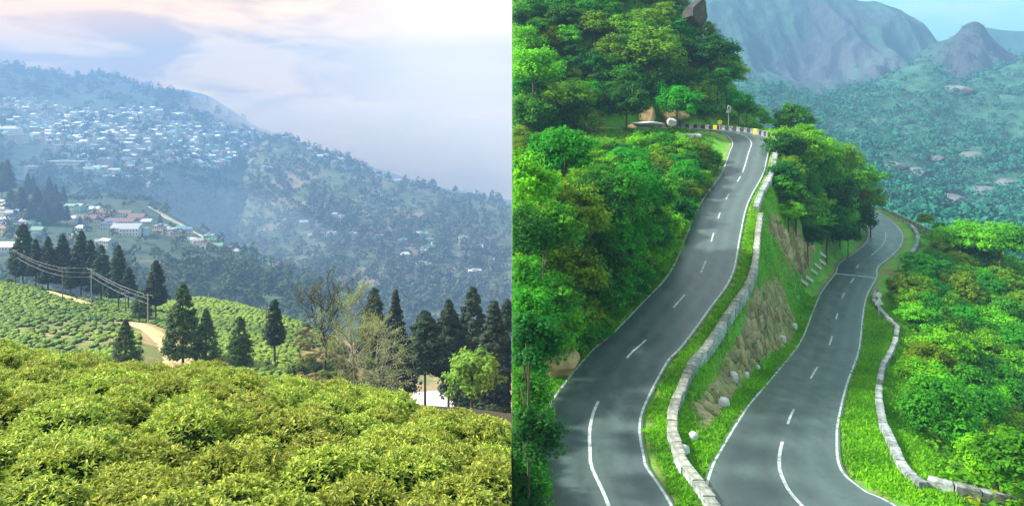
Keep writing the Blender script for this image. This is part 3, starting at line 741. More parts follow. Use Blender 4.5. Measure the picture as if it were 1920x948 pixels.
# landmark buildings
def on(sheet, u, v, dz=0): p = sheet.at(u, v); p.z += dz; return p
house(on(Eh, 127, 314), 66, 14, 2, 0, 'white', 'flat', 'white', 'long white arcaded building below the twin white blocks', 'arcaded_building', 'building', fh=6)
house(on(Eh, 116, 287), 24, 16, 4, .1, 'white', 'flat', 'white', 'white four storey block, one of the twin blocks under dark trees', 'apartment_block', 'building', fh=4)
house(on(Eh, 130, 287), 20, 16, 4, -.1, 'white', 'flat', 'grey tin', 'second white twin block with a tin roof under dark trees', 'apartment_block', 'building', fh=4)
house(on(Eh, 63, 326), 26, 14, 4, .1, 'cream', 'flat', 'white', 'cream hotel block standing alone beside the dark conifers', 'hotel_block', 'building', fh=3.4)
house(on(Eh, 197, 314), 24, 14, 5, 0, 'grey', 'flat', 'grey tin', 'tall grey apartment block at the foot of the dense town', 'apartment_block', 'building', fh=3.3)
house(on(Eh, 18, 256), 42, 20, 4, .05, 'white', 'hip', 'white', 'large white institution with pale roofs at the outer edge of town', 'institution', 'building', fh=4)
house(on(Eh, 40, 268), 22, 14, 4, .3, 'cream', 'hip', 'rusty red', 'cream block with a red roof beside the large white institution', 'apartment_block', 'building', fh=4)
def temple(u, v, sheet, s, label):
    p = on(sheet, u, v); o = empty('temple', p); WALL = M['white']
    MB().box(-12*s, 12*s, -6*s, 6*s, -4, 7*s).build('wall', WALL, o)
    mb = MB(); mb.tube([(0, 0, 7*s), (0, 0, 12*s), (0, 0, 14*s), (0, 0, 22*s), (0, 0, 30*s)], [5*s, 4.6*s, 3*s, 1.4*s, .2*s], 10); mb.build('spire', WALL, o)
    MB().box(-13*s, 13*s, -7*s, 7*s, 7*s, 7.7*s).build('roof', M['tin'], o)
    tag(o, label, 'temple')
temple(419, 254, Eh, .8, 'white temple with a pointed spire on the ridge of the town')
temple(232, 178, Eh, .7, 'small white spired temple high among the woods above town')
# red complex on the spur
for k, (u, v, w, d, rc_, wl_) in enumerate([(172, 418, 30, 10, 'rusty red', 'pale pink'), (222, 424, 34, 10, 'rusty red', 'cream'), (232, 408, 18, 8, 'rusty red', 'white'), (195, 407, 20, 12, 'rusty red', 'cream'), (240, 436, 26, 12, 'grey tin', 'white'), (258, 416, 16, 12, 'rusty red', 'pale pink')]):
    nm = ['long red roofed factory shed nearest the conifers', 'longest red roofed factory shed of the tea works', 'white factory office with red roof behind the sheds', 'small red roofed shed behind the factory', 'tin roofed white shed in front of the factory', 'red roofed gatehouse at the end of the factory'][k]
    house(on(D, u, v), w, d, 2, rr.uniform(-.05, .05), wl_, 'gable', rc_, nm, 'factory_shed', 'shed', 'sheds of the tea factory', fh=2.6)
house(on(D, 205, 430), 12, 9, 2, 0, 'pale blue', 'flat', 'blue', 'bright blue flat roofed house before the tea factory', cat='house')
house(on(D, 246, 440), 16, 11, 2, .1, 'white', 'gable', 'grey tin', 'white two storey house below the tea factory', cat='house')
house(on(D, 12, 470), 34, 12, 1, .02, 'white', 'gable', 'white', 'long white shed at the outer edge behind the conifer row', 'long_shed', 'shed', fh=4)
NEAR = [(4,388),(14,395),(6,402),(20,410),(10,416),(28,400),(34,408),(46,404),(58,412),(52,420),(64,424),(70,408),(16,428),(4,432),(30,436),(8,440),(40,428),(72,436),(66,444),(46,446),(82,414),(120,384),(134,396),(150,396),(164,392),(178,396),(182,388),(140,420),(152,432),(276,420),(302,428),(318,440),(330,446),(352,440),(338,432),(360,454),(392,452),(398,460),(384,466),(372,462),(410,472),(428,478),(442,482),(302,436),(190,458),(200,464),(145,452),(268,440)]
seen = {}
def lab_unique(l):
    return l
for k, (u, v) in enumerate(NEAR):
    wl_ = rr.choice(wcs); rc_ = rr.choice(rcs); st = rr.choice([1, 2, 2]); 
    if (u, v) in ((338, 432),): rc_ = 'green'
    if (u, v) in ((352, 440),): rc_ = 'blue'
    zone = 'in the hamlet' if u < 90 else 'above the tea factory' if v < 400 else 'beside the tea factory' if u < 280 else 'on the spur past the factory' if u < 365 else 'low on the spur'
    near = 'upper end' if v < 410 else 'lower end' if v > 438 else 'middle'
    house(on(D, u, v), rr.uniform(7, 13), rr.uniform(6, 9), st, rr.uniform(-.4, .4), wl_, rr.choice(['gable', 'gable', 'hip', 'flat']), rc_,
          f'{["", "single-storey", "two-storey"][st]} {wl_} house with {rc_} roof {zone}, {near}', group='houses on the near spur')
# tin roofs below the foreground tea
for k, (u, v, w, d, rz, lab, wl_) in enumerate([(796, 758, 12, 11, .25, 'white tin roofed house seen over the tea between conifer stems', 'white'), (778, 770, 11, 10, .1, 'lower tin roof close over the foreground tea', 'pale blue'), (824, 764, 11, 11, -.1, 'tin roofed house right of the bare conifer stem', 'white'), (856, 768, 10, 10, .2, 'tin roofed house behind the bright green broadleaf tree', 'grey'), (874, 776, 9, 9, -.2, 'small tin roof beside the trunk of the broadleaf tree', 'white'), (766, 756, 7, 7, .5, 'small shed roof under the dark conifers', 'pale blue')]):
    Y = 176 + k * 3; p = P(u, v, Y); p.z -= 3
    o = house(p, w, d, 1, rz, wl_, 'gable', 'white', lab, fh=3, sink=12, group='tin roofed houses below the tea field')
# town on the hill: 300 houses singly, the rest as a mass
TOWN = [((-30, 470), (196, 330)), ]
def town_w(u, v):
    top = np.interp(u, [0, 60, 110, 180, 260, 330, 400, 480, 540, 600], [192, 190, 200, 214, 205, 212, 232, 252, 268, 290])
    bot = np.interp(u, [0, 60, 120, 200, 260, 300, 340, 400, 450, 520, 600], [262, 262, 300, 345, 350, 362, 300, 330, 300, 300, 300])
    if v < top or v > bot: return 0
    c = fbm(np.array(u / 38.), np.array(v / 20.), 91)
    return 1 if c > -.06 else .10
spots = []
rngt = np.random.default_rng(8); tries = 0
while len(spots) < 900 and tries < 60000:
    tries += 1
    u = rngt.uniform(-10, 600); v = rngt.uniform(188, 366)
    if rngt.random() > town_w(u, v): continue
    if any(abs(u - a) < 5.2 and abs(v - b) < 2.6 for a, b in spots): continue
    spots.append((u, v))
def valley_spot():
    return [(535,265),(548,270),(560,276),(570,282),(580,286),(592,290),(604,292),(612,297),(622,302),(632,305),(640,308),(652,312),(665,318),(675,322),(640,318),(655,322),(628,310),(600,300),(585,298),(700,330),(745,346),(560,300),(512,300),(520,306),(552,304),(562,312),(500,310),(505,322),(683,377),(708,371),(732,379),(610,398),(628,411),(640,418),(570,430),(585,445),(622,450),(660,452),(668,451),(700,430),(712,455),(755,460),(770,448),(784,440),(795,452),(808,455),(820,465),(798,480),(805,472),(760,488),(780,492),(852,437),(895,474),(790,510),(800,512),(890,520),(845,522),(922,490),(870,460),(940,374),(855,371),(880,370)]
vs = valley_spot()
allspots = sorted([(Eh.at(u, v), u, v, 0) for u, v in spots], key=lambda s: s[0].y)
nind = 300 - len(vs) - len(NEAR) - 8
hcount = {}
rest = MB(); restc = []
for k, (p, u, v, z) in enumerate(allspots):
    wl_ = rr.choice(wcs); rc_ = rr.choice(rcs); var = rr.randrange(14); rz = rr.uniform(-.5, .5)
    if k < nind:
        zone = ('at the town\'s outer end' if u < 90 else 'above the twin white blocks' if u < 170 and v < 280 else 'by the grey block' if u < 250 and v > 285 else 'in the town centre' if u < 330 else 'below the spired temple' if u < 480 else 'at the town\'s thin end')
        ht = 'high up' if v < 245 else 'midway' if v < 290 else 'low down'
        o = far_house(p, var, rz, wl_, rc_, '', 'houses of the hill town')
        st = FARM[var][1]
        o['label'] = f'{["", "one", "two", "three", "four"][st]}-storey {wl_} house with {rc_} roof {ht} {zone}'
    else:
        if var not in FARM: far_house(p, var, rz, wl_, rc_, 'x', None)
        mb = FARM[var][0]; c, s_ = math.cos(rz), math.sin(rz); b0 = len(rest.V)
        rest.V += [(p.x + 1.3 * (x * c - y * s_), p.y + 1.3 * (x * s_ + y * c), p.z + 1.3 * z_) for x, y, z_ in mb.V]; rest.F += [tuple(i + b0 for i in f) for f in mb.F]
        rest.M += mb.M; restc += [tuple(c_ * .8 for c_ in WALLC[wl_]) if m == 0 else ROOFC[rc_] if m == 1 else (.04, .05, .06) for m in mb.M]
if rest.V:
    me = mesh('distant_houses', rest.V, rest.F)
    cv = np.zeros((len(rest.V), 3), np.float32)
    for f, c in zip(rest.F, restc):
        for i in f: cv[i] = c
    at = me.color_attributes.new('Col', 'FLOAT_COLOR', 'POINT'); c4 = np.ones((len(cv), 4), np.float32); c4[:, :3] = cv; at.data.foreach_set('color', c4.ravel())
    me.materials.append(M['stone_v']); o = obj('distant_houses', me); tag(o, 'crowded far houses of the hill town beyond counting', 'houses', None, 'stuff')
for k, (u, v) in enumerate(vs):
    p = Fh.at(u, v); wl_ = rr.choice(['white', 'white', 'cream', 'grey', 'pale blue']); rc_ = rr.choice(['white', 'grey tin', 'grey tin', 'green', 'rusty red'])
    zone = 'on the far crest' if v < 350 else 'on the far terraces' if v < 470 else 'low on the far slope'
    al = 'near the temple' if u < 560 else 'past the bare tree' if u < 600 else 'over twiggy trees' if u < 760 else 'over the conifers' if u < 860 else 'near the seam'
    far_house(p, rr.randrange(14), rr.uniform(-.4, .4), wl_, rc_, f'{wl_} house with {rc_} roof {zone} {al}', 'houses across the valley')
# mast on the ridge
p = Eh.at(16, 124); o = empty('radio_mast', p)
mb = MB()
for a in range(3):
    q = a * 2.094; mb.tube([(2.2 * math.cos(q), 2.2 * math.sin(q), -3), (.4 * math.cos(q), .4 * math.sin(q), 34)], .35, 4)
mb.build('lattice_leg', M['metal'], o); mb = MB()
for z in range(3, 33, 4):
    s = 2.2 - 1.8 * z / 34
    mb.tube([(s * math.cos(a * 2.094), s * math.sin(a * 2.094), z + (a % 2)) for a in range(4)], .15, 4)
mb.build('lattice_brace', M['metal'], o); tag(o, 'thin lattice radio mast on the wooded ridge', 'mast')
# dark conifers on the near spur and ridge skyline
for k, (u, vt, vb, w) in enumerate([(4, 304, 372, 1.6), (14, 300, 374, 1.5), (52, 324, 372, 1.3), (62, 328, 368, 1.2), (92, 330, 382, 1.5), (104, 345, 400, 1.4), (119, 349, 385, 1.3), (112, 380, 420, 1.7), (125, 385, 424, 1.5), (70, 352, 415, 2.0), (40, 350, 410, 2.0), (20, 352, 400, 2.0), (85, 372, 420, 2.2), (55, 380, 420, 1.8), (150, 405, 425, 1.4), (216, 455, 480, 1.4), (222, 458, 480, 1.4), (250, 472, 500, 1.5), (383, 500, 522, 1.4), (300, 400, 420, 1.3)]):
    p = D.at(u, vb); conifer(u, vt, vb, p.y, CON, k % 7, [f'hazy dark conifer on the near spur, {w_}' for w_ in (
      'outermost at the edge of the picture', 'second from the picture edge', 'first of a pair over the hamlet', 'second of a pair over the hamlet', 'broad one above the grove', 'beside the broad one above the grove', 'small one past the grove', 'at the corner of the grove by the factory', 'last of the grove by the factory', 'in the middle of the grove', 'filling the grove above the hamlet', 'behind the hamlet roofs', 'low in the grove', 'under the pair over the hamlet', 'at the end of the factory shed', 'first of two below the factory', 'second of two below the factory', 'lone one below the white house', 'tiny one on the tea slope of the spur', 'at the landslip above the valley')][k], w * .8, D, 'conifers on the near spur')
# spur road scar / landslip
draped('path', [D.at(u, v) for u, v in ((280, 388), (300, 398), (318, 410), (345, 424), (365, 436), (400, 455))], [6, 16, 20, 10, 7, 5], D, mnoise('pale_landslip', [(.3, (.25, .22, .16)), (.7, (.42, .37, .28))], .05, .95), 1.2)

# power line
M['polewood'] = plain('weathered_wood_pole', (.14, .13, .11), .85)
poles = []
for k, (u, vt, vb, lab) in enumerate([(28, 466, 531, 'power pole hidden in the tallest conifer at the row end'), (117, 500, 567, 'dark power pole standing in the tea before the broad conifer'), (171, 502, 574, 'pale power pole in front of the dark conifer row'), (235, 546, 590, 'short pole under the last conifers of the row'), (277, 550, 606, 'pale pole beside the small rounded conifer'), (499, 573, 640, 'pole standing on the far tea slope beside the slender conifer')]):
    p = B.at(u, vb); H = P(u, vt, p.y).z - p.z; o = empty('power_pole', p, random.uniform(-.2, .2))
    mb = MB(); mb.tube([(0, 0, -1), (0, 0, H)], [.15, .11], 8); mb.build('post', M['pole' if k in (2, 4) else 'polewood'], o)
    mb = MB(); mb.box(-1.2, 1.2, -.05, .05, H - .55, H - .43); mb.build('crossarm', M['metal'], o)
    for x, zz in ((-1.1, .1), (.25, 1.5), (.25, 2.9)):
        mb = MB(); mb.tube([(x, 0, H - zz - .3), (x, 0, H - zz - .1), (x, 0, H - zz)], [.06, .12, .05], 6); mb.build('insulator', M['white'], o)
    tag(o, lab, 'power pole', 'poles of the power line'); poles.append((p, H))
for j, (x, zz) in enumerate(((-1.1, .05), (.25, 1.45), (.25, 2.85))):
    for a, b_ in ((0, 1), (1, 2), (2, 4)):
        p0 = poles[a][0] + Vector((x, 0, poles[a][1] - zz)); p1 = poles[b_][0] + Vector((x, 0, poles[b_][1] - zz)); L = (p1 - p0).length
        pts = [p0.lerp(p1, q) - Vector((0, 0, L * .018 * 4 * q * (1 - q))) for q in np.linspace(0, 1, 9)]
        o = MB().tube(pts, .022, 4).build('overhead_wire', M['wire'])
        tag(o, f'{["top", "middle", "lowest"][j]} wire of the power line {["from the row end to the dark pole", "between the dark pole and the pale pole", "from the pale pole down to the track"][(a, b_) == (1, 2) and 1 or (a == 2 and 2 or 0)]}', 'wire', 'wires of the power line')

# two walkers on the track
def person(p, rz, shirt, trousers, label, arm=.1):
    V = [(0, 0, .95), (0, 0, 1.2), (0, 0, 1.42), (0, 0, 1.53), (0, .01, 1.66), (.10, 0, .9), (.11, .12, .5), (.11, .02, .06), (.11, .16, .04), (-.10, 0, .9), (-.11, -.02, .5), (-.11, -.2, .08), (-.11, -.07, .04),
         (.19, 0, 1.4), (.25, -.06, 1.14), (.24, .06, .9), (.24, .09, .82), (-.19, 0, 1.4), (-.25, .06, 1.14), (-.24, .14, .92), (-.24, .18, .85)]
    Ed = [(0, 1), (1, 2), (2, 3), (3, 4), (0, 5), (5, 6), (6, 7), (7, 8), (0, 9), (9, 10), (10, 11), (11, 12), (2, 13), (13, 14), (14, 15), (15, 16), (2, 17), (17, 18), (18, 19), (19, 20)]
    R_ = [.15, .14, .13, .06, .11, .10, .07, .05, .04, .10, .07, .05, .04, .07, .055, .04, .04, .07, .055, .04, .04]
    me = bpy.data.meshes.new('person'); me.from_pydata(V, Ed, [])
    o = obj('person', me, None, p, rz); md = o.modifiers.new('skin', 'SKIN')
    for i, r in enumerate(R_): me.skin_vertices[0].data[i].radius = (r, r * (.75 if i < 3 else 1))
    me.skin_vertices[0].data[0].use_root = True
    o.modifiers.new('sub', 'SUBSURF').levels = 1; o.modifiers['sub'].render_levels = 1
    m, t, b = newmat('walker_clothes'); c = nd(t, 'ShaderNodeTexCoord'); s = nd(t, 'ShaderNodeSeparateXYZ'); t.links.new(c.outputs['Object'], s.inputs[0])
    mr = nd(t, 'ShaderNodeMath', operation='DIVIDE'); mr.inputs[1].default_value = 1.8; t.links.new(s.outputs[2], mr.inputs[0])
    r = nd(t, 'ShaderNodeValToRGB'); r.color_ramp.interpolation = 'CONSTANT'; e = r.color_ramp.elements
    for q, cc in ((0, (.03, .03, .03)), (.05, trousers), (.51, shirt), (.83, (.35, .2, .13)), (.945, (.02, .015, .012))):
        x = e[0] if q == 0 else e.new(q); x.color = (*cc, 1)
    e.remove(e[-1]) if e[-1].position > .99 else None
    t.links.new(mr.outputs[0], r.inputs[0]); t.links.new(r.outputs[0], b.inputs['Base Color']); me.materials.append(m)
    tag(o, label, 'person', 'walkers on the track')
p = B.at(144, 566); p.z += .5; person(p, .6, (.03, .03, .04), (.04, .04, .06), 'person in dark clothes walking on the sandy track')
p = B.at(163, 571); p.z += .5; person(p, .9, (.75, .75, .76), (.3, .34, .45), 'person in a white top walking at the end of the track')
# ------------------------------------------------------------------ the hill road (x > 0): alignment and terrain
def catmull(Pn, n=10):
    Pn = np.asarray(Pn, float); Pn = np.vstack([2 * Pn[0] - Pn[1], Pn, 2 * Pn[-1] - Pn[-2]]); out_ = []
    for i in range(1, len(Pn) - 2):
        t = np.linspace(0, 1, n, endpoint=False)[:, None]; a, b, c, d = Pn[i - 1:i + 3]
        out_.append(.5 * (2 * b + (c - a) * t + (2 * a - 5 * b + 4 * c - d) * t * t + (-a + 3 * b - 3 * c + d) * t ** 3))
    return np.vstack(out_ + [Pn[-2][None]])
def resample(C, step):
    d = np.concatenate([[0], np.cumsum(np.linalg.norm(np.diff(C[:, :3], axis=0), axis=1))]); s = np.arange(0, d[-1], step)
    return np.stack([np.interp(s, d, C[:, k]) for k in range(C.shape[1])], 1)
W1, W2 = 3.3, 3.3
R1 = resample(catmull([(5.2,30,-20.2,3.6),(4.9,38.1,-20.3,3.4),(4.52,42.06,-20.39,3.3),(4.6,43.94,-20.39,3.3),(5.04,47.95,-20.45,3.3),(6.12,51.97,-20.35,3.3),(9.32,59.83,-20.02,3.3),(11.24,62.94,-19.71,3.3),(15.17,69.93,-18.79,3.3),(19.83,78.35,-17.42,3.3),(24.58,91.1,-15.54,3.3),(28.33,101.09,-13.98,3.3),(31.34,107.81,-12.62,3.3),(36.24,117.68,-10.58,3.3),(41.0,129.5,-8.1,3.4),(43.9,137,-6.6,3.5),(44.3,143.0,-5.5,3.7),(41.6,147.0,-4.8,3.7),(36,149,-4.4,3.4),(29,149.4,-4.2,3.2),(20,149,-4.0,3.2)]), .8)
R2 = resample(catmull([(15.9,29,-20.0,6.0),(14.7,37.5,-20.2,4.9),(14.9,41,-20.5,4.1),(15.9,44.4,-20.85,3.5),(18.39,50.06,-21.6,3.3),(21.33,56.44,-22.84,3.3),(28.33,70.71,-25.66,3.3),(36.85,86.64,-27.6,3.3),(44.89,102.84,-28.32,3.3),(50.74,113.89,-28.32,3.3),(57.32,124.56,-28.12,3.3),(61.28,132.06,-28.01,3.3),(68.3,141.82,-28.2,3.3),(76,153,-28.2,3.4),(82,164,-27.5,3.4),(86,177,-26.5,3.3),(87,190,-25.6,3.3),(84,205,-25,3.3)]), .8)
def normals(C):
    T = np.gradient(C[:, :2], axis=0); T /= np.linalg.norm(T, axis=1)[:, None]
    return np.stack([-T[:, 1], T[:, 0]], 1)            # to the left of travel
def offset(C, d, dz=0):
    N = normals(C); d = np.broadcast_to(d, len(C)); return np.stack([C[:, 0] + N[:, 0] * d, C[:, 1] + N[:, 1] * d, C[:, 2] + dz], 1)
ctrl = []
for C, hw in ((R1, 4.6), (R2, 4.6)):
    S = C[::7]
    for d in (-hw, 0, hw):
        if C is R1 and d == hw: q = offset(C, d, .2)[::7]
        else: q = offset(C, d)[::7]
        ctrl += [tuple(x) for x in q]
ctrl = [c for c in ctrl if c[0] > -3]
# parapet line beside road 2 stays level with the road
RY = [30, 36, 40, 46, 55, 65, 80, 92, 98, 104, 110, 118]; RO = [9.0, 8.6, 7.6, 6.6, 6.0, 5.8, 5.8, 6.9, 7.2, 5.6, 4.3, 4.0]
offs2 = np.interp(R2[:, 1], RY, RO)
ctrl += [tuple(x) for x in offset(R2, -offs2)[::7] if x[1] < 120]
ctrl += [(0,28,-19.5),(0,40,-19.2),(0,50,-18.8),(0,60,-17.5),(0,70,-15.8),(0,85,-13),(0,100,-11),(0,120,-8.5),(0,135,-6.5),(0,145,-3),(0,160,9),(0,175,24),(0,200,46),(0,236,66),
         (8,80,-15.5),(10,95,-13),(12,105,-12),(14,120,-9),(14,138,-5.5),(24,138,-5.2),(30,136,-5.6),(28,125,-8.3),(14,156,1),(26,158,1.5),(14,175,22),(26,176,19),(26,200,40),(26,236,58),(40,176,13),(42,160,-1),(45,200,24),(50,165,-2.5),(55,178,-1),(60,200,4),(60,236,14),(52,152,-5.5),(54,160,-5.5),
         (50,140,-8.5),(52,132,-11),(58,142,-12),(64,148,-15.5),(70,160,-20),(76,168,-23),(68,178,-15),(78,182,-22),(74,200,-18),(54,124,-17.5),(46,116,-17.5),(40,106,-19),(48,130,-11.5),
         (30,38,-22.5),(32,46,-25),(34,55,-28),(40,66,-31),(50,82,-33.5),(60,98,-34.5),(70,112,-34.5),(80,124,-34),(92,140,-33),(96,158,-31.5),(98,175,-30),(100,200,-34),
         (45,46,-33),(60,66,-37),(75,86,-38),(92,108,-37),(110,132,-38),(118,160,-44),(120,190,-55),(100,236,-60),(140,236,-85),(140,120,-48),(140,60,-55),(100,60,-46),(70,36,-42),(140,30,-60)]
ctrl = np.array(ctrl)
def tps(c, lam=1.2):
    n = len(c); X = c[:, :2] / 50
    r2 = ((X[:, None] - X[None]) ** 2).sum(-1); K_ = .5 * r2 * np.log(r2 + 1e-12) + np.eye(n) * lam * 1e-3
    Pm = np.hstack([np.ones((n, 1)), X]); Am = np.block([[K_, Pm], [Pm.T, np.zeros((3, 3))]])
    w = np.linalg.solve(Am, np.concatenate([c[:, 2], np.zeros(3)]))
    def f(x, y):
        q = np.stack([x, y], 1) / 50; o_ = np.empty(len(q))
        for i in range(0, len(q), 8000):
            s = q[i:i + 8000]; r2 = ((s[:, None] - X[None]) ** 2).sum(-1)
            o_[i:i + 8000] = (.5 * r2 * np.log(r2 + 1e-12)) @ w[:n] + w[n] + s @ w[n + 1:]
        return o_
    return f
hf = tps(ctrl)
GX = np.linspace(0.0005, 142, 204); GY = np.arange(26, 238, .75)
gx, gy = np.meshgrid(GX, GY); x_, y_ = gx.ravel(), gy.ravel()
gz = hf(x_, y_)
dist = np.full(len(x_), 1e9); nearest = np.zeros(len(x_)); hwid = np.zeros(len(x_)); which = np.zeros(len(x_))
for wi, C in enumerate((R1, R2)):
    for i in range(0, len(x_), 8000):
        d2 = (x_[i:i+8000, None] - C[None, :, 0]) ** 2 + (y_[i:i+8000, None] - C[None, :, 1]) ** 2
        j = d2.argmin(1); d = np.sqrt(d2[np.arange(len(j)), j]) - C[j, 3]
        u_ = d < dist[i:i+8000]
        dist[i:i+8000] = np.where(u_, d, dist[i:i+8000]); nearest[i:i+8000] = np.where(u_, C[j, 2], nearest[i:i+8000])
rough_n = fbm(x_ / 6, y_ / 6, 12, 4) * 1.6 * np.clip((dist - 2.5) / 4, 0, 1)
k_ = np.clip((dist - .7) / 2.6, 0, 1); k_ = k_ * k_ * (3 - 2 * k_)
gz = (nearest - .14) * (1 - k_) + (gz + rough_n) * k_
GZ = gz.reshape(gx.shape); DIST = dist.reshape(gx.shape)
def bil(Gd, X, Y):
    a = (X - GX[0]) / (GX[1] - GX[0]); b = (Y - GY[0]) / .75
    a = min(max(a, 0), len(GX) - 1.001); b = min(max(b, 0), len(GY) - 1.001); i, j = int(a), int(b); fa, fb = a - i, b - j
    return (Gd[j, i] * (1 - fa) + Gd[j, i + 1] * fa) * (1 - fb) + (Gd[j + 1, i] * (1 - fa) + Gd[j + 1, i + 1] * fa) * fb
def gh(X, Y): return bil(GZ, X, Y)
def gd(X, Y): return bil(DIST, X, Y)
def hit(u, v, hc=0, y0=29, y1=234):
    """first place along the line of sight where the ground is hc below it"""
    pv = None
    for Y in np.arange(y0, y1, .5):
        X = (u - 960) * Y / F
        if X > 141: break
        e = (V0 - v) * Y / F - gh(X, Y) - hc
        if e <= 0: return Vector((X, Y, gh(X, Y)))
    return None
def slope_ground():
    m, t, b = newmat('hillside_ground')
    n = noise(t, .35, 8, .65); n2 = noise(t, .08, 5, .6)
    g = ramp(t, n, [(.28, (.03, .12, .005)), (.5, (.075, .27, .008)), (.72, (.14, .36, .012))])
    e = ramp(t, n, [(.3, (.10, .075, .03)), (.7, (.28, .21, .08))])
    r = nd(t, 'ShaderNodeMapRange'); r.inputs[1].default_value = .56; r.inputs[2].default_value = .66; t.links.new(n2, r.inputs[0])
    at_ = nd(t, 'ShaderNodeAttribute'); at_.attribute_name = 'Col'
    mm = nd(t, 'ShaderNodeMath', operation='MULTIPLY'); t.links.new(at_.outputs['Fac'], mm.inputs[0]); t.links.new(ramp(t, noise(t, .9, 6, .7), [(.36, (.15, .15, .15)), (.52, (1, 1, 1))]), mm.inputs[1])
    c1 = mixc(t, r.outputs[0], g, e); oc = ramp(t, noise(t, 1.6, 7, .7), [(.3, (.07, .055, .02)), (.5, (.20, .155, .06)), (.7, (.33, .27, .12))])
    t.links.new(mixc(t, mm.outputs[0], c1, oc), b.inputs['Base Color']); b.inputs['Roughness'].default_value = .95; bump(t, b, n, .25)
    return m
ny, nx = GZ.shape; a = (np.arange(ny - 1)[:, None] * nx + np.arange(nx - 1)).ravel()
RW1 = [(1400, 565), (1440, 525), (1462, 530), (1478, 565), (1494, 612), (1488, 640), (1440, 668), (1405, 705), (1335, 795), (1312, 806), (1298, 765), (1350, 700), (1385, 640)]
RW2 = [(1445, 400), (1465, 430), (1500, 440), (1530, 470), (1500, 520), (1478, 490), (1455, 450), (1440, 430)]
def in_poly(u, v, poly):
    c = False; j = len(poly) - 1
    for i in range(len(poly)):
        if (poly[i][1] > v) != (poly[j][1] > v) and u < (poly[j][0] - poly[i][0]) * (v - poly[i][1]) / (poly[j][1] - poly[i][1]) + poly[i][0]: c = not c
        j = i
    return c
uu_ = 960 + F * x_ / y_; vv_ = V0 - F * gz / y_
bare = np.array([1.0 if (1290 < p < 1540 and 395 < q < 815 and y < 125 and (in_poly(p, q, RW1) or in_poly(p, q, RW2))) else 0.0 for p, q, y in zip(uu_, vv_, y_)])
bare = np.maximum(bare, .75 * ((dist > .1) & (dist < .75)))
go = obj('hillside_terrain', mesh('hillside_terrain', np.stack([gx, gy, GZ], -1).reshape(-1, 3), np.stack([a, a + 1, a + nx + 1, a + nx], 1), np.repeat(bare[:, None], 3, 1), True, [slope_ground()])); go['kind'] = 'structure'
# rock faces that end the two terrains along their common edge
V = []; Fc = []
for j, Y in enumerate(GY): V += [(.0005, Y, GZ[j, 0]), (.0005, Y, -260)]
Fc = [(2*j, 2*j+1, 2*j+3, 2*j+2) for j in range(len(GY) - 1)]
o = obj('cliff', mesh('cliff', V, Fc, None, False, [M['rock']])); o['kind'] = 'structure'
V = []
for j in range(A.nt): V += [(-.0002, A.Y[j, -1], A.Z[j, -1]), (-.0002, A.Y[j, -1], -120)]
o = obj('cliff', mesh('cliff', V, [(2*j, 2*j+1, 2*j+3, 2*j+2) for j in range(A.nt - 1)], None, False, [M['rock']])); o['kind'] = 'structure'

# ------------------------------------------------------------------ roads with markings
def asphalt():
    m, t, b = newmat('asphalt')
    n = noise(t, .12, 7, .65); n2 = noise(t, 14, 4, .7); n3 = noise(t, .7, 6, .65, sc=(1, .35, 1)); n4 = noise(t, 2.6, 6, .7)
    c = ramp(t, n, [(.32, (.014, .038, .035)), (.5, (.032, .068, .064)), (.62, (.044, .084, .080)), (.75, (.068, .108, .104))])
    c = mixc(t, .45, c, ramp(t, n3, [(.35, (.014, .034, .031)), (.5, (.042, .072, .068)), (.68, (.09, .128, .124))]))
    c = mixc(t, .32, c, ramp(t, n4, [(.36, (.015, .026, .024)), (.44, (.06, .09, .085)), (.7, (.075, .105, .10))]))
    at_ = nd(t, 'ShaderNodeAttribute'); at_.attribute_name = 'Col'
    wob = nd(t, 'ShaderNodeMath', operation='MULTIPLY_ADD'); t.links.new(noise(t, .5, 4, .6), wob.inputs[0]); wob.inputs[1].default_value = .05; t.links.new(at_.outputs['Fac'], wob.inputs[2])
    trk = ramp(t, wob.outputs[0], [(.0, (.9, .8, .6)), (.05, (.55, .55, .55)), (.18, (.32, .32, .32)), (.30, (.62, .62, .62)), (.42, (.30, .30, .30)), (.53, (.6, .6, .6)), (.64, (.30, .30, .30)), (.76, (.62, .62, .62)), (.88, (.32, .32, .32)), (.98, (.55, .55, .55)), (1.0, (.9, .8, .6))])
    c = mixc(t, .55, c, trk, 'OVERLAY')
    c = mixc(t, .22, c, ramp(t, n2, [(.3, (.02, .03, .03)), (.7, (.13, .16, .16))]))
    t.links.new(c, b.inputs['Base Color'])
    t.links.new(ramp(t, n3, [(.3, (.30, .30, .30)), (.7, (.52, .52, .52))]), b.inputs['Roughness'])
    b.inputs['Specular IOR Level'].default_value = .55; bump(t, b, n2, .012)
    return m
M['asphalt'] = asphalt()
M['line'] = mnoise('road_paint', [(.30, (.07, .10, .09)), (.40, (.26, .30, .29)), (.55, (.40, .45, .44)), (.75, (.50, .55, .54))], 2.4, .7, 8)
def strip(C, d0, d1, dz, seg=None):
    N = normals(C); V = []; Fc = []; d0 = np.broadcast_to(d0, len(C)); d1 = np.broadcast_to(d1, len(C)); m = seg or 1
    for i in range(len(C)):
        for k in range(m + 1):
            d = d0[i] + (d1[i] - d0[i]) * k / m; V.append((C[i, 0] + N[i, 0] * d, C[i, 1] + N[i, 1] * d, C[i, 2] + dz + (.03 if 0 < k < m else 0)))
    w = m + 1
    for i in range(len(C) - 1):
        for k in range(m): Fc.append((i * w + k + 1, i * w + k, (i + 1) * w + k, (i + 1) * w + k + 1))
    return V, Fc
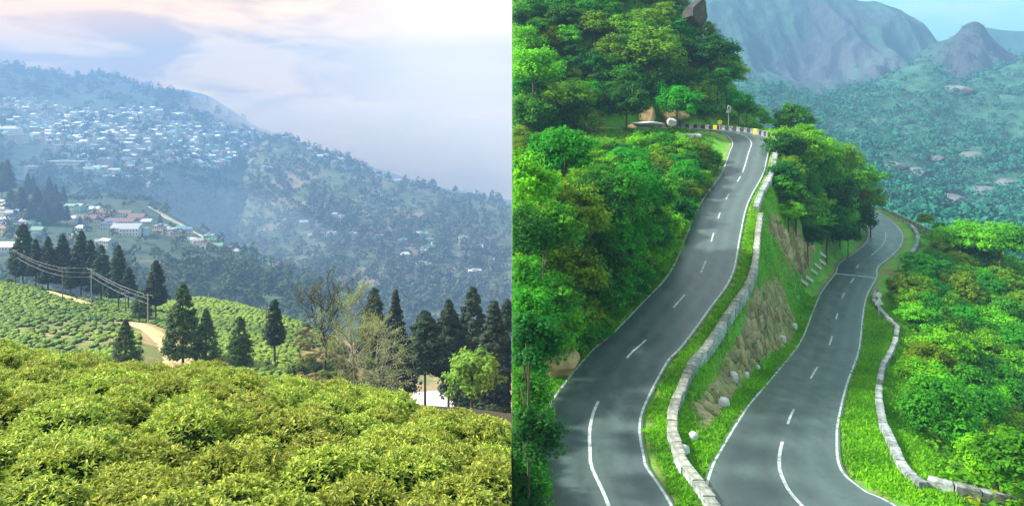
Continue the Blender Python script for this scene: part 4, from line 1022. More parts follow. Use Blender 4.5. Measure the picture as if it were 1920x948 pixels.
def make_road(C, dashes, solids):
    V, Fc = strip(C, C[:, 3], -C[:, 3], 0, 12); ac = np.tile(np.linspace(0, 1, 13), len(C)); ro = obj('road', mesh('road', V, Fc, np.repeat(ac[:, None], 3, 1), True, [M['asphalt']])); ro['kind'] = 'structure'
    for s in (1, -1):
        V, Fc = strip(C, s * (C[:, 3] - .12), s * (C[:, 3] - .27), .012); V = [(x, y, z + .006) for x, y, z in V]
        obj('edge_line', mesh('edge_line', V, Fc, None, True, [M['line']]), ro)
    fine = resample(C, .25)
    d = np.concatenate([[0], np.cumsum(np.linalg.norm(np.diff(fine[:, :3], axis=0), axis=1))])
    for (y0, y1) in dashes:
        i0 = np.abs(fine[:len(fine) * 1, 1] - y0).argmin(); i1 = np.abs(fine[:, 1] - y1).argmin()
        if i1 - i0 < 2: continue
        V, Fc = strip(fine[i0:i1], .085, -.085, .05); obj('centre_dash', mesh('centre_dash', V, Fc, None, False, [M['line']]), ro)
    for (s0, s1) in solids:
        V, Fc = strip(fine[int(s0 / .25):int(s1 / .25)], .10, -.10, .05); obj('centre_line', mesh('centre_line', V, Fc, None, False, [M['line']]), ro)
    return ro, fine
def ydash(fineC, pairs):
    """dash ends given as rows of the photograph -> along-road Y"""
    pr = V0 - F * fineC[:, 2] / fineC[:, 1]; n = int(np.argmax(fineC[:, 1] > 138)) or len(fineC)
    return [(fineC[np.abs(pr[:n] - a).argmin(), 1], fineC[np.abs(pr[:n] - b).argmin(), 1]) for a, b in pairs]
f1_ = resample(R1, .25); f2_ = resample(R2, .25)
pr = V0 - F * f1_[:, 2] / f1_[:, 1]; n138 = int(np.argmax(f1_[:, 1] > 138))
s_end = np.abs(pr[:n138] - 750).argmin() * .25; s_h = np.abs(pr[:n138] - 324).argmin() * .25
d1_ = ydash(f1_, [(672, 636), (578, 551), (510, 488), (454, 436), (410, 398), (374, 364), (341, 330)])
road1, _ = make_road(R1, d1_, [(1, s_end), (s_h, s_h + 29)])
pr2 = V0 - F * f2_[:, 2] / f2_[:, 1]; nn = int(np.argmax(f2_[:, 1] > 140))
s2 = np.abs(pr2[:nn] - 827).argmin() * .25; s3 = np.abs(pr2[:nn] - 470).argmin() * .25
road2, _ = make_road(R2, ydash(f2_, [(796, 766), (710, 688), (647, 629), (599, 587), (559, 548), (531, 521), (503, 496), (481, 475)]), [(1, s2), (s3 + 2, s3 + 28)])
i = np.abs(pr2[:nn] - 518).argmin(); V, Fc = strip(f2_[i:i + 3], 3.0, -3.0, .052, 4); obj('stop_line', mesh('stop_line', V, Fc, None, False, [M['line']]), road2)

# ------------------------------------------------------------------ parapets, retaining walls, stones
def block_mesh(r, L, Wd, H, mats, jit=.03):
    mb = MB()
    V = [(x, y, z) for z in (-.5, H * .92) for x, y in ((-L/2, -Wd/2), (L/2, -Wd/2), (L/2, Wd/2), (-L/2, Wd/2))]
    V += [(x * .93, y * .86, H) for x, y in ((-L/2, -Wd/2), (L/2, -Wd/2), (L/2, Wd/2), (-L/2, Wd/2))]
    V = [(x + r.uniform(-jit, jit), y + r.uniform(-jit, jit), z + r.uniform(-jit, jit)) for x, y, z in V]
    S = [(0, 1, 5, 4), (1, 2, 6, 5), (2, 3, 7, 6), (3, 0, 4, 7)]
    mb.add(V, S, 0); b0 = len(mb.V); mb.F += [(4, 5, 9, 8), (5, 6, 10, 9), (6, 7, 11, 10), (7, 4, 8, 11), (8, 9, 10, 11)]; mb.M += [1] * 5
    return mb.mesh('stone_block', mats)
rb = random.Random(3)
def parapet(name, pts, L, Wd, H, variants, label, pick=None, gap=.03, zfun=None, skip=()):
    pts = resample(np.asarray(pts, float), .1)
    o = empty(name, pts[0]); n = int(len(pts) * .1 / L)
    for k in range(n):
        if k in skip: continue
        i = int((k + .5) * L / .1)
        if i + 3 >= len(pts): break
        p = pts[i]; q = pts[min(i + 4, len(pts) - 1)] - pts[max(i - 4, 0)]
        b = obj('stone_block', variants[pick(k) if pick else rb.randrange(len(variants))], o)
        z = p[2]
        b.location = Vector((p[0], p[1], z)) - o.location; b.rotation_euler = (rb.uniform(-.03, .03), -math.atan2(q[2], math.hypot(q[0], q[1])), math.atan2(q[1], q[0]) + rb.uniform(-.03, .03))
        b.scale = (1, rb.uniform(.95, 1.05), rb.uniform(.94, 1.05))
    tag(o, label, 'parapet wall'); return o
BA = [block_mesh(rb, 1.54, .66, .48, [M['white'], M['walltop']], .035) for _ in range(8)]
BW = [block_mesh(rb, 1.52, .8, .6, [M['white'], M['white']], .02) for _ in range(4)]
BR = [block_mesh(rb, 1.2, .55, .5, [M['white'], M['white']], .022) for _ in range(7)]
BS = [block_mesh(rb, .78, .5, .85, [M[c], M[c]], .01) for c in ('white', 'black', 'yellow')]
def span(C, ya, yb, d, dz=0):
    m = (C[:, 1] >= ya) & (C[:, 1] <= yb); m[int(np.argmax(C[:, 1])):] = False
    Q = offset(C, d, dz); return Q[m]
parapet('parapet_wall', span(R1, 31, 101, -5.15, -.05), 1.62, .78, .62, BA, 'long weathered stone parapet curving between the two roads')
parapet('parapet_wall', span(R1, 101.5, 141, -4.45, -.05), 1.53, .8, .6, BW, 'smooth whitewashed parapet rising to the hairpin bend')
im = int(np.argmax(R1[:, 1] > 141.5)); Q = offset(R1, -4.5, -.02)[im:]
parapet('parapet_wall', Q[Q[:, 0] > 27.5], .8, .5, .85, BS, 'black and white striped parapet round the hairpin bend', lambda k: 2 if k % 11 in (5,) or k > 26 and k % 2 else k % 2)
Q = offset(R2, -offs2, -.05); m = (R2[:, 1] > 41) & (R2[:, 1] < 118)
parapet('parapet_wall', Q[m], 1.27, .78, .55, BR, 'white parapet snaking along the grass edge of the lower road', skip=(24, 25, 44))
QB = np.array([(22.6, 40.6, -21.1), (24.0, 39.8, -21.2), (26, 39.6, -21.1), (31.5, 40.2, -21.1)]) 
for q in QB: q[2] = gh(q[0], q[1])
BB = [block_mesh(rb, 1.2, .55, .62, [M['white'], M['white']], .04), block_mesh(rb, 1.2, .55, .62, [M['yellow'], M['white']], .03), block_mesh(rb, 1.2, .55, .62, [M['black'], M['white']], .03)]
parapet('parapet_wall', QB, 1.24, .7, .8, BB, 'white topped parapet with yellow and black base at the bottom corner', lambda k: (0, 0, 0, 2, 1, 0, 0)[k % 7])
# bend of the lower road
m = (R2[:, 1] > 146) & (R2[:, 1] < 172)
parapet('parapet_wall', offset(R2, -6.0, -.05)[m & (np.arange(len(R2)) < int(np.argmax(R2[:, 1] > 172)))], 1.5, .8, .6, BW, 'white parapet on the far bend of the lower road')
rp = [P(1657, 396, 184), P(1700, 416, 172), P(1745, 438, 160), P(1790, 461, 150)]
o = empty('railing', rp[0])
pp = resample(np.array([tuple(q) for q in rp]), 2.0)
for q in pp:
    zz = q[2] - 3.5; mb = MB(); mb.box(-.14, .14, -.14, .14, -1.6, 1.0); mb.build('post', M['white'], o, Vector(q) - o.location)
for h in (.35, .9):
    mb = MB(); mb.tube([Vector(q) - o.location + Vector((0, 0, h)) for q in pp], .16, 6); mb.build('rail', M['white'], o)
tag(o, 'white two rail railing beyond the far bend of the lower road', 'railing')

def rock_mesh(seed, n=1, flat=.75, jag=.28, mat='rock', name='stone'):
    bm = bmesh.new(); bmesh.ops.create_icosphere(bm, subdivisions=n, radius=1); r = random.Random(seed)
    pl = [(Vector((r.gauss(0, 1), r.gauss(0, 1), r.gauss(0, .8))).normalized(), r.uniform(.55, .88)) for _ in range(13)] if n > 2 else []
    for v in bm.verts:
        if n > 2:                                     # broken faces cut off a ball, then roughened
            q = v.co.copy()
            for a_, d_ in pl:
                e = q.dot(a_) - d_
                if e > 0: q -= a_ * e
            q *= 1 + .16 * float(fbm(np.array(q.x * 2.3 + seed), np.array(q.y * 2.3 + q.z * 2.9), seed, 4)); v.co = q * 1.3
        else:
            q = Vector([math.copysign(abs(c) ** .75, c) for c in v.co]); v.co = q * (1 + r.uniform(-jag, jag * .7))
        v.co.z *= flat
    me = bpy.data.meshes.new(name); bm.to_mesh(me); bm.free(); me.materials.append(M[mat]); return me
def rockmats():
    M['darkrock'] = mnoise('dark_cliff_rock', [(.3, (.015, .018, .018)), (.5, (.04, .045, .042)), (.62, (.06, .06, .05)), (.75, (.20, .15, .08))], .35, .95, 8, .3)
    M['mrock'] = mnoise('mountain_rock', [(.3, (.06, .07, .07)), (.55, (.13, .14, .14)), (.75, (.24, .24, .23))], .12, .95, 8, 2.0)
    M['wallstone'] = mnoise('retaining_stone', [(.25, (.07, .06, .03)), (.5, (.24, .20, .105)), (.8, (.42, .37, .23))], 1.2, .95, 8, .12)
    M['whitestone'] = plain('whitewashed_stone', (.42, .46, .47), .8)
rockmats()
def objrand(m, lo, hi):                               # each stone a little lighter or darker than the next
    t = m.node_tree; b = t.nodes['Principled BSDF']; l = b.inputs['Base Color'].links[0].from_socket; oi = nd(t, 'ShaderNodeObjectInfo')
    mr = nd(t, 'ShaderNodeMapRange'); mr.inputs[3].default_value = lo; mr.inputs[4].default_value = hi; t.links.new(oi.outputs['Random'], mr.inputs[0])
    hs = nd(t, 'ShaderNodeHueSaturation'); t.links.new(l, hs.inputs['Color']); t.links.new(mr.outputs[0], hs.inputs['Value']); t.links.new(hs.outputs[0], b.inputs['Base Color'])
objrand(M['wallstone'], .5, 1.35); objrand(M['white'], .55, 1.12); objrand(M['walltop'], .6, 1.15)
SM = [rock_mesh(i, 2, .9, .10, 'wallstone') for i in range(7)]
def stone_wall(label, poly, step, size):
    us = [p[0] for p in poly]; vs_ = [p[1] for p in poly]; root = None; taken = []
    v = min(vs_); row = 0
    while v < max(vs_):
        u = min(us) + (row % 2) * step / 2
        while u < max(us):
            uu, vv = u + rb.uniform(-2, 2), v + rb.uniform(-1.5, 1.5)
            if in_poly(uu, vv, poly):
                p = hit(uu, vv)
                if p and gd(p.x, p.y) > .9 and all((p - t).length > size * .55 for t in taken[-60:]):
                    taken.append(p)
                    if root is None: root = empty('retaining_wall', p)
                    s = size * rb.uniform(.5, .75); e_ = .9
                    nrm = Vector((gh(p.x - e_, p.y) - gh(p.x + e_, p.y), gh(p.x, p.y - e_) - gh(p.x, p.y + e_), 2 * e_)).normalized()
                    cx_ = Vector((0, 0, 1)).cross(nrm).normalized(); cy_ = nrm.cross(cx_)
                    Rm = Matrix((cx_, cy_, nrm)).transposed().to_4x4() @ Matrix.Rotation(rb.uniform(-3, 3), 4, 'Z') @ Matrix.Rotation(rb.uniform(-.15, .15), 4, 'X')
                    o = obj('stone', rb.choice(SM), root, p - root.location - nrm * .16); o.rotation_euler = Rm.to_euler(); o.scale = (s * rb.uniform(.8, 1.25), s * rb.uniform(.8, 1.2), s * rb.uniform(.38, .6))
            u += step
        v += step * .62; row += 1
    tag(root, label, 'retaining wall')
stone_wall('rough stone retaining face under the long parapet', RW1, 10, 1.0)
stone_wall('overgrown stone face above the slanted white guard slabs', RW2, 10, 1.1)
# slanted white slabs
for k, (u, v) in enumerate([(1541, 482), (1540, 493), (1532, 504), (1525, 515), (1516, 525), (1506, 537)]):
    p = hit(u, v) or P(u, v, 110); o = MB().box(-.22, .22, -.9, .9, -.15, .25, jit=.03).build('guard_slab', M['whitestone'], None, p + Vector((0, 0, .15)))
    o.rotation_euler = (math.radians(-32), 0, math.radians(-62))
    tag(o, ['topmost', 'second from the top', 'third from the top', 'fourth from the top', 'fifth from the top', 'lowest'][k] + ' slanted white guard slab above the lower road', 'guard slab', 'slanted guard slabs')
WS = [rock_mesh(50 + i, 2, 1.25, .12, 'whitestone', 'marker_stone') for i in range(3)]
for k, (u, v, s, lab) in enumerate([(1375, 716, .42, 'tall whitewashed stone at the foot of the retaining face'), (1398, 710, .3, 'slim whitewashed stone beside the tall one'), (1420, 692, .25, 'small whitewashed stone uphill of the slim one'), (1357, 765, .42, 'whitewashed stone nearest the lower road kerb'), (1300, 826, .3, 'whitewashed stone under the end of the rock face'), (1281, 853, .36, 'whitewashed stone in the grass below the parapet'), (1489, 617, .4, 'whitewashed stone at the far corner of the retaining face'), (1467, 640, .42, 'whitewashed stone low on the far end of the rock face')]):
    p = hit(u, v)
    if p:
        o = obj('marker_stone', WS[k % 3], None, p + Vector((0, 0, s * .5)), rb.uniform(0, 6), s); tag(o, lab, 'stone', 'whitewashed stones between the roads')
BM = [rock_mesh(70 + i, 4, .8, .24, 'rock', 'boulder') for i in range(4)]
def boulder(u, v, Y, s, i, label, mat=None, sz=1, name='boulder', sx=1):
    p = P(u, v, Y); me = BM[i]
    if mat: me = me.copy(); me.materials.clear(); me.materials.append(M[mat])
    o = obj(name, me, None, p, rb.uniform(0, 6), (s * sx, s, s * sz)); tag(o, label, 'rock', 'rocks by the upper road'); return o
p = hit(1045, 690)
boulder(1040, 688, p.y - .5, 1.7, 0, 'tan boulder at the edge of the upper road under the trees', sz=1.2)
boulder(1002, 700, p.y - 1, 1.0, 1, 'pale rock with dark clefts beside the tan boulder', 'walltop', 1.6)
boulder(1075, 705, p.y - 1, .55, 2, 'low brown rock on the road edge before the tan boulder', sz=.5)
for k, (u, v, Y, s, i, lab, mt, z, sx_) in enumerate([(1212, 218, 153.5, 1.4, 1, 'tan pointed rock behind the striped parapet', None, 1.8, 1), (1255, 206, 154, 2.0, 2, 'large tan rock face above the hairpin bend', None, 1.3, 1), (1278, 215, 154, 1.5, 3, 'brown rock at the end of the rock face', None, .8, 1), (1215, 232, 151, 1.1, 0, 'long pale slab of rubble beside the hairpin', 'whitestone', .45, 3.0), (1262, 229, 152, 1.0, 1, 'whitewashed round boulder beside the hairpin', 'whitestone', 1, 1), (1150, 205, 157, 1.0, 2, 'small brown rock under the dark trees', None, 1.4, 1), (1180, 242, 146, 1.0, 3, 'brown rubble below the pale slab', None, .9, 1.3)]):
    boulder(u, v, Y, s, i, lab, mt, z, sx=sx_)
for u, v, w, lab in ((1172, 268, 3.2, 'pale concrete slab among the bushes below the bend'), (1290, 254, 4.6, 'pale concrete drain slab inside the hairpin bend')):
    p = P(u, v, 138); o = MB().box(-w/2, w/2, -.8, .8, -.3, .25, jit=.08).build('concrete_slab', M['whitestone'], None, p, .1); o.rotation_euler.x = .2; tag(o, lab, 'slab')
rk = P(1303, 22, 171); o = obj('rock_outcrop', rock_mesh(90, 5, 1.0, .3, 'darkrock', 'rock_outcrop'), None, rk, .4, (2.3, 2.3, 2.9)); tag(o, 'bare rock outcrop atop the wooded hill', 'rock')

# signs
def sign_arrow():
    p = P(1366, 226, 153.5); p.z = gh(p.x, p.y); o = empty('road_sign', p); H = P(1366, 207, 153.5).z - p.z
    MB().tube([(0, 0, -.5), (0, 0, H)], .07, 8).build('post', M['white'], o)
    MB().box(-.45, .45, -.1, -.06, H - .55, H + .1).build('board', M['white'], o)
    mb = MB(); mb.tube([(-.22, -.13, H + .25), (-.22, -.13, H + .7), (-.05, -.13, H + .95), (.2, -.13, H + .85), (.3, -.13, H + .5), (.28, -.13, H + .1)], [.09, .13, .15, .15, .13, .1], 6); mb.build('arrow', M['metal'], o)
    tag(o, 'small hairpin arrow sign on a white post behind the striped parapet', 'road sign')
sign_arrow()
def sign_tri():
    Yb = 99; p = P(1650, 600, Yb); p = hit(1648, 602) or p; o = empty('road_sign', p, .15); s = p.y / F
    H = (602 - 572) * s
    MB().tube([(0, 0, -.4), (0, 0, H + 1.2)], .06, 8).build('post', M['white'], o)
    mb = MB(); V = [(-.62, -.09, H), (.62, -.09, H), (0, -.09, H + 1.05), (-.62, -.05, H), (.62, -.05, H), (0, -.05, H + 1.05)]
    mb.add(V, [(0, 1, 2), (5, 4, 3), (0, 3, 4, 1), (1, 4, 5, 2), (2, 5, 3, 0)]); mb.build('warning_plate', M['whitestone'], o)
    mb = MB(); mb.add([(.36 * math.cos(a), y, H + 1.3 + .36 * math.sin(a)) for y in (-.09, -.05) for a in np.linspace(0, 6.283, 17)[:-1]], [tuple(range(16)), tuple(range(31, 15, -1))] + [(k, 16 + k, 16 + (k + 1) % 16, (k + 1) % 16) for k in range(16)])
    mb.build('round_plate', M['whitestone'], o); tag(o, 'white triangular road sign with round plate beside the lower road', 'road sign')
sign_tri()
p = P(1350, 229, 151.3); o = empty('reflector_board', p)
mb = MB(); mb.add([(.45 * math.cos(a), y, .45 * math.sin(a)) for y in (-.06, .02) for a in np.linspace(0, 6.283, 17)[:-1]], [tuple(range(16)), tuple(range(31, 15, -1))] + [(k, 16 + k, 16 + (k + 1) % 16, (k + 1) % 16) for k in range(16)]); mb.build('disc', M['yellow'], o)
MB().tube([(0, .1, -2.2), (0, .1, 0)], .05, 6).build('post', M['metal'], o); tag(o, 'yellow round board on the striped parapet', 'board')

# ------------------------------------------------------------------ trees of the road hill
HUES = {'lime green': ((.05, .22, .004), (.21, .57, .008)), 'mid green': ((.016, .13, .007), (.07, .36, .012)), 'dark green': ((.006, .065, .012), (.030, .18, .012)), 'olive green': ((.05, .15, .006), (.22, .38, .010))}
RK = {h: Kind('crown', [broad_crown(np.random.default_rng(400 + 10 * j + i), 90, 64, .115, lo, hi, .8, .85, .28) for i in range(3)], M['leaf']) for j, (h, (lo, hi)) in enumerate(HUES.items())}
rt = random.Random(17)
def rtree(u, v, Y, r, hue, label, group=None, hc=None, sq=1.0, i=None, lower=False):
    c = P(u, v, Y); g = gh(max(c.x, .02), c.y); 
    b = Vector((c.x, c.y, g)); ch = max(c.z - g, r * .55)
    rz = rt.uniform(0, 6.28); small = r < 2.25; o = empty('bush' if small else 'broadleaf_tree', b, rz)
    M4 = Matrix.Translation(b) @ Matrix.Rotation(rz, 4, 'Z')
    put(RK[hue], rt.randrange(3) if i is None else i, 'crown', M4, o, Matrix.Translation((0, 0, ch)) @ Matrix.Diagonal((r, r, r * sq, 1)), -1)
    if lower:
        put(RK[hue], rt.randrange(3), 'lower_crown', M4, o, Matrix.Translation((0, 0, ch * .5)) @ Matrix.Diagonal((r * .95, r * .95, r * .9, 1)), -1)
    if b.x > .5:
        t = obj('trunk', TR[rt.randrange(4)], o); k = r * .9; t.scale = (k, k, ch * .95)
    tag(o, label, 'bush' if small else 'tree', group); return o
SZ = lambda r: 'huge' if r > 4.3 else 'large' if r > 3.4 else 'low' if r < 1.5 else 'leafy' if r < 2.25 else 'small' if r < 2.7 else 'medium'
def fill(poly, rr_, hues, hc, spacing, zone, group, n=4000, y0=29, maxn=90, refs=(), keep=None, edge=.5):
    us = [p[0] for p in poly]; vs_ = [p[1] for p in poly]; got = []
    for _ in range(n):
        if len(got) >= maxn: break
        u = rt.uniform(min(us), max(us)); v = rt.uniform(min(vs_), max(vs_))
        if not in_poly(u, v, poly): continue
        r = rt.uniform(*rr_); p = hit(u, v, hc * r / 3, y0)
        if p is None or gd(p.x, p.y) < r * edge + .2: continue
        if keep is not None and np.min((keep[:, 0] - p.x) ** 2 + (keep[:, 1] - p.y) ** 2) < (r * 1.15 + .6) ** 2: continue
        rp_ = F * r / p.y
        if any(math.hypot(u - a, (v - b)) < spacing * (rp_ + c) * .5 for a, b, c in got): continue
        got.append((u, v, rp_)); hue = rt.choice(hues)
        ref = min(refs, key=lambda q: math.hypot(q[0] - u, q[1] - v))[2] if refs else zone
        rtree(u, v, p.y, r, hue, f'{SZ(r)} {hue} {"bush" if r < 2.25 else "tree"} {ref}', group, sq=rt.uniform(.75, 1.0))
    return got
fill([(962, 262), (1180, 272), (1262, 262), (1345, 285), (1340, 335), (1270, 440), (1238, 520), (1180, 575), (1110, 640), (1075, 655), (1010, 640), (962, 690)], (1.7, 3.1), ['lime green', 'olive green', 'mid green', 'mid green', 'dark green', 'lime green'], 2.6, .62, '', 'trees left of the upper road', maxn=130,
     refs=[(990, 290, 'at the top of the wood by the seam'), (1120, 300, 'under the pale slab in the upper wood'), (1300, 310, 'inside the hairpin bend'), (1000, 420, 'halfway down the wood by the seam'), (1130, 400, 'midway in the wood beside the road'), (1270, 400, 'overhanging the bright upper stretch of road'), (1000, 560, 'in the lower wood by the seam'), (1120, 520, 'in the lower wood beside the shaded road'), (1230, 490, 'where the shade on the road begins'), (1060, 630, 'above the tan boulder')])
fill([(1345, 296), (1336, 345), (1268, 445), (1240, 520), (1186, 582), (1120, 645), (1080, 665), (1035, 650), (1140, 550), (1205, 440), (1275, 330)], (1.0, 1.7), ['lime green', 'mid green', 'mid green', 'olive green'], 2.4, .6, '', 'bushes along the edge of the upper road', maxn=60, edge=.25,
     refs=[(1340, 300, 'on the inside of the hairpin bend'), (1310, 370, 'along the bright upper road'), (1255, 470, 'where the bright road turns shady'), (1200, 560, 'along the shaded road'), (1090, 650, 'just above the tan boulder')])
fill([(962, 710), (985, 712), (992, 760), (990, 945), (962, 945)], (1.4, 2.2), ['mid green', 'lime green', 'dark green'], 2.2, .55, '', 'trees left of the upper road', maxn=14, refs=[(975, 730, 'reaching over the shaded road below the boulder'), (975, 830, 'beside the white edge line of the shaded road'), (975, 930, 'at the bottom edge beside the shaded road')])
fill([(962, -40), (1285, -40), (1325, 50), (1368, 128), (1358, 180), (1290, 195), (1180, 205), (1110, 235), (962, 245)], (3.0, 5.2), ['dark green', 'mid green', 'mid green', 'lime green', 'mid green', 'olive green'], 3.4, .70, '', 'trees on the wooded hill above the hairpin', maxn=70, y0=140,
     refs=[(1000, 0, 'atop the wooded hill by the seam'), (1150, 10, 'atop the wooded hill'), (1270, 20, 'beside the bare rock outcrop'), (1010, 110, 'behind the glowing lime tree'), (1170, 110, 'in the middle of the wooded hill'), (1320, 110, 'on the shoulder of the wooded hill'), (1180, 190, 'above the tan rocks of the hairpin'), (1330, 170, 'low on the shoulder of the wooded hill')])
# the glowing tree beside the valley edge
rtree(1000, 130, 140, 5.6, 'lime green', 'glowing lime tree standing out before the wooded hill', sq=.85)
rtree(1062, 185, 139, 5.0, 'lime green', 'second glowing lime tree lower on the wooded hill', sq=.8)
rtree(990, 215, 136, 4.4, 'mid green', 'full green tree under the glowing lime tree', sq=.8)
rtree(1225, 100, 160, 6.5, 'olive green', 'big yellow flecked tree in the middle of the wooded hill', sq=.9)
rtree(1345, 95, 165, 4.6, 'dark green', 'dark tree jutting from the shoulder of the wooded hill', sq=.9)
rtree(1362, 140, 163, 3.2, 'dark green', 'lowest dark tree jutting over the gap', sq=.8)
for u, v, r, h, l in ((1400, 205, 2.6, 'mid green', 'rounded bush behind the arrow sign'), (1425, 214, 2.0, 'lime green', 'light bush sloping down past the arrow sign'), (1385, 190, 3.0, 'mid green', 'leafy bush at the foot of the wooded shoulder'), (1320, 205, 2.6, 'mid green', 'bush above the striped parapet'), (1440, 228, 1.5, 'lime green', 'little bush at the end of the striped parapet'), (1290, 190, 3.0, 'dark green', 'dark bush over the tan rock face')):
    rtree(u, v, 157, r, h, l, 'bushes behind the striped parapet', sq=.8)
# tall trees leaning over the upper road, whose shade lies on it
for k, (Y, dx_, h_, r, hue) in enumerate([(45, 3.9, 10, 1.9, 'mid green'), (50, 4.6, 11, 2.3, 'dark green'), (55.5, 4.6, 10.5, 2.9, 'mid green'), (40, 3.6, 9.5, 1.8, 'mid green'), (36, 3.6, 9, 1.8, 'dark green'), (61, 4.8, 10, 3.2, 'olive green'), (65, 5.2, 10, 3.1, 'dark green'), (69, 4.8, 10, 3.2, 'mid green'), (73, 5.0, 9.5, 3.1, 'mid green'), (77, 4.8, 8.5, 2.9, 'dark green'), (81, 4.6, 7.0, 2.6, 'lime green'), (58, 8.2, 11, 3.2, 'lime green'), (68, 9.5, 12, 3.4, 'mid green')]):
    q = offset(R1, R1[:, 3] + dx_ - 3.3 + r * .25)[np.abs(R1[:, 1] - Y).argmin()]; X = max(q[0], .35); c = Vector((X, q[1], gh(X, q[1]) + h_)); uu, vv = uv_of(c)
    rtree(uu, vv, q[1], r, hue, ['lowest tree leaning over the shaded road', 'second tree up leaning over the shaded road', 'third tree up leaning over the shaded road', 'tree over the curved centre line at the bottom', 'dark tree at the very bottom of the shaded road', 'olive tree leaning over the shaded road above the boulder', 'dark tree leaning over the shaded road', 'green tree leaning over the middle of the shaded road', 'green tree near the upper end of the shade', 'dark tree where the shade meets the bright road', 'lime tree at the very end of the road shade', 'tall lime tree next to the valley edge', 'tallest tree of the lower wood next to the valley edge'][k], 'trees leaning over the upper road', sq=.95, lower=True)
# the dome of trees between the roads; lime hues on top paint in sunlight
rtree(1490, 228, 160, 4.4, 'mid green', 'round tree standing behind the end of the hairpin', sq=.95)
for u, v, Y, r, h, l in ((1480, 285, 138, 4.2, 'lime green', 'lime crowned tree under the hairpin parapet'), (1530, 290, 142, 4.6, 'lime green', 'tree with the brightest crown of the dome between the roads'), (1575, 300, 150, 4.4, 'lime green', 'tree on the sunlit brow of the dome'), (1500, 345, 132, 4.4, 'lime green', 'tree in the middle of the dome'), (1560, 365, 140, 5.0, 'dark green', 'dark tree in the heart of the dome'), (1612, 335, 158, 4.6, 'lime green', 'tree at the rounded end of the dome'), (1632, 375, 160, 3.6, 'lime green', 'lime edged tree hanging over the far bend'), (1610, 410, 158, 3.8, 'dark green', 'dark tree over the far bend of the lower road'), (1550, 420, 132, 4.0, 'dark green', 'dark tree at the foot of the dome'), (1475, 320, 122, 2.8, 'olive green', 'olive tree beside the white parapet'), (1478, 400, 110, 2.2, 'lime green', 'light bush over the stone face'), (1515, 440, 118, 2.6, 'dark green', 'dark bush above the slanted slabs'), (1590, 440, 138, 2.4, 'dark green', 'low dark bush beside the far road')):
    rtree(u, v, Y, r, h, l, 'trees of the dome between the roads', sq=.88)
fill([(1725, 500), (1800, 445), (1935, 445), (1935, 900), (1815, 905), (1745, 865), (1705, 770), (1700, 660), (1715, 620), (1700, 575), (1690, 540)], (2.0, 3.4), ['lime green', 'mid green', 'mid green', 'olive green', 'lime green', 'mid green', 'dark green'], 3.0, .62, '', 'trees right of the lower road', maxn=125, keep=offset(R2, -offs2)[R2[:, 1] < 118],
     refs=[(1700, 500, 'crowding the far end of the lower road'), (1800, 470, 'on the lower wood skyline under the railing'), (1900, 460, 'on the lower wood skyline at the picture edge'), (1720, 600, 'beside the triangular sign'), (1820, 600, 'in the middle of the lower wood'), (1910, 600, 'midway in the lower wood at the picture edge'), (1720, 740, 'behind the snaking white parapet'), (1820, 750, 'down the slope behind the snaking parapet'), (1910, 750, 'low in the wood at the picture edge'), (1790, 880, 'at the bottom of the snaking parapet'), (1900, 880, 'over the white topped corner parapet')])
for u, v, Y, r, h, l in ((1810, 445, 140, 4.2, 'lime green', 'broad lime tree on the skyline beyond the railing'), (1875, 452, 135, 4.4, 'lime green', 'lime tree on the skyline near the picture edge'), (1925, 455, 130, 4.0, 'mid green', 'green tree on the skyline at the picture edge'), (1735, 412, 182, 2.0, 'olive green', 'olive bush behind the railing'), (1762, 428, 170, 1.8, 'mid green', 'green bush behind the railing'), (1765, 445, 150, 2.4, 'lime green', 'lime bush at the end of the railing')):
    rtree(u, v, Y, r, h, l, 'trees right of the lower road', sq=.85)

fill([(1455, 255), (1520, 250), (1590, 285), (1640, 335), (1648, 415), (1560, 440), (1490, 400), (1462, 340)], (2.4, 3.8), ['mid green', 'lime green', 'lime green', 'dark green', 'lime green'], 3.4, .7, '', 'trees of the dome between the roads', maxn=26, y0=112, refs=[(1470, 270, 'filling the dome beside the hairpin parapet'), (1560, 290, 'filling the sunlit top of the dome'), (1630, 360, 'filling the rounded end of the dome'), (1500, 370, 'filling the dome beside the white parapet'), (1570, 410, 'filling the shady foot of the dome')])
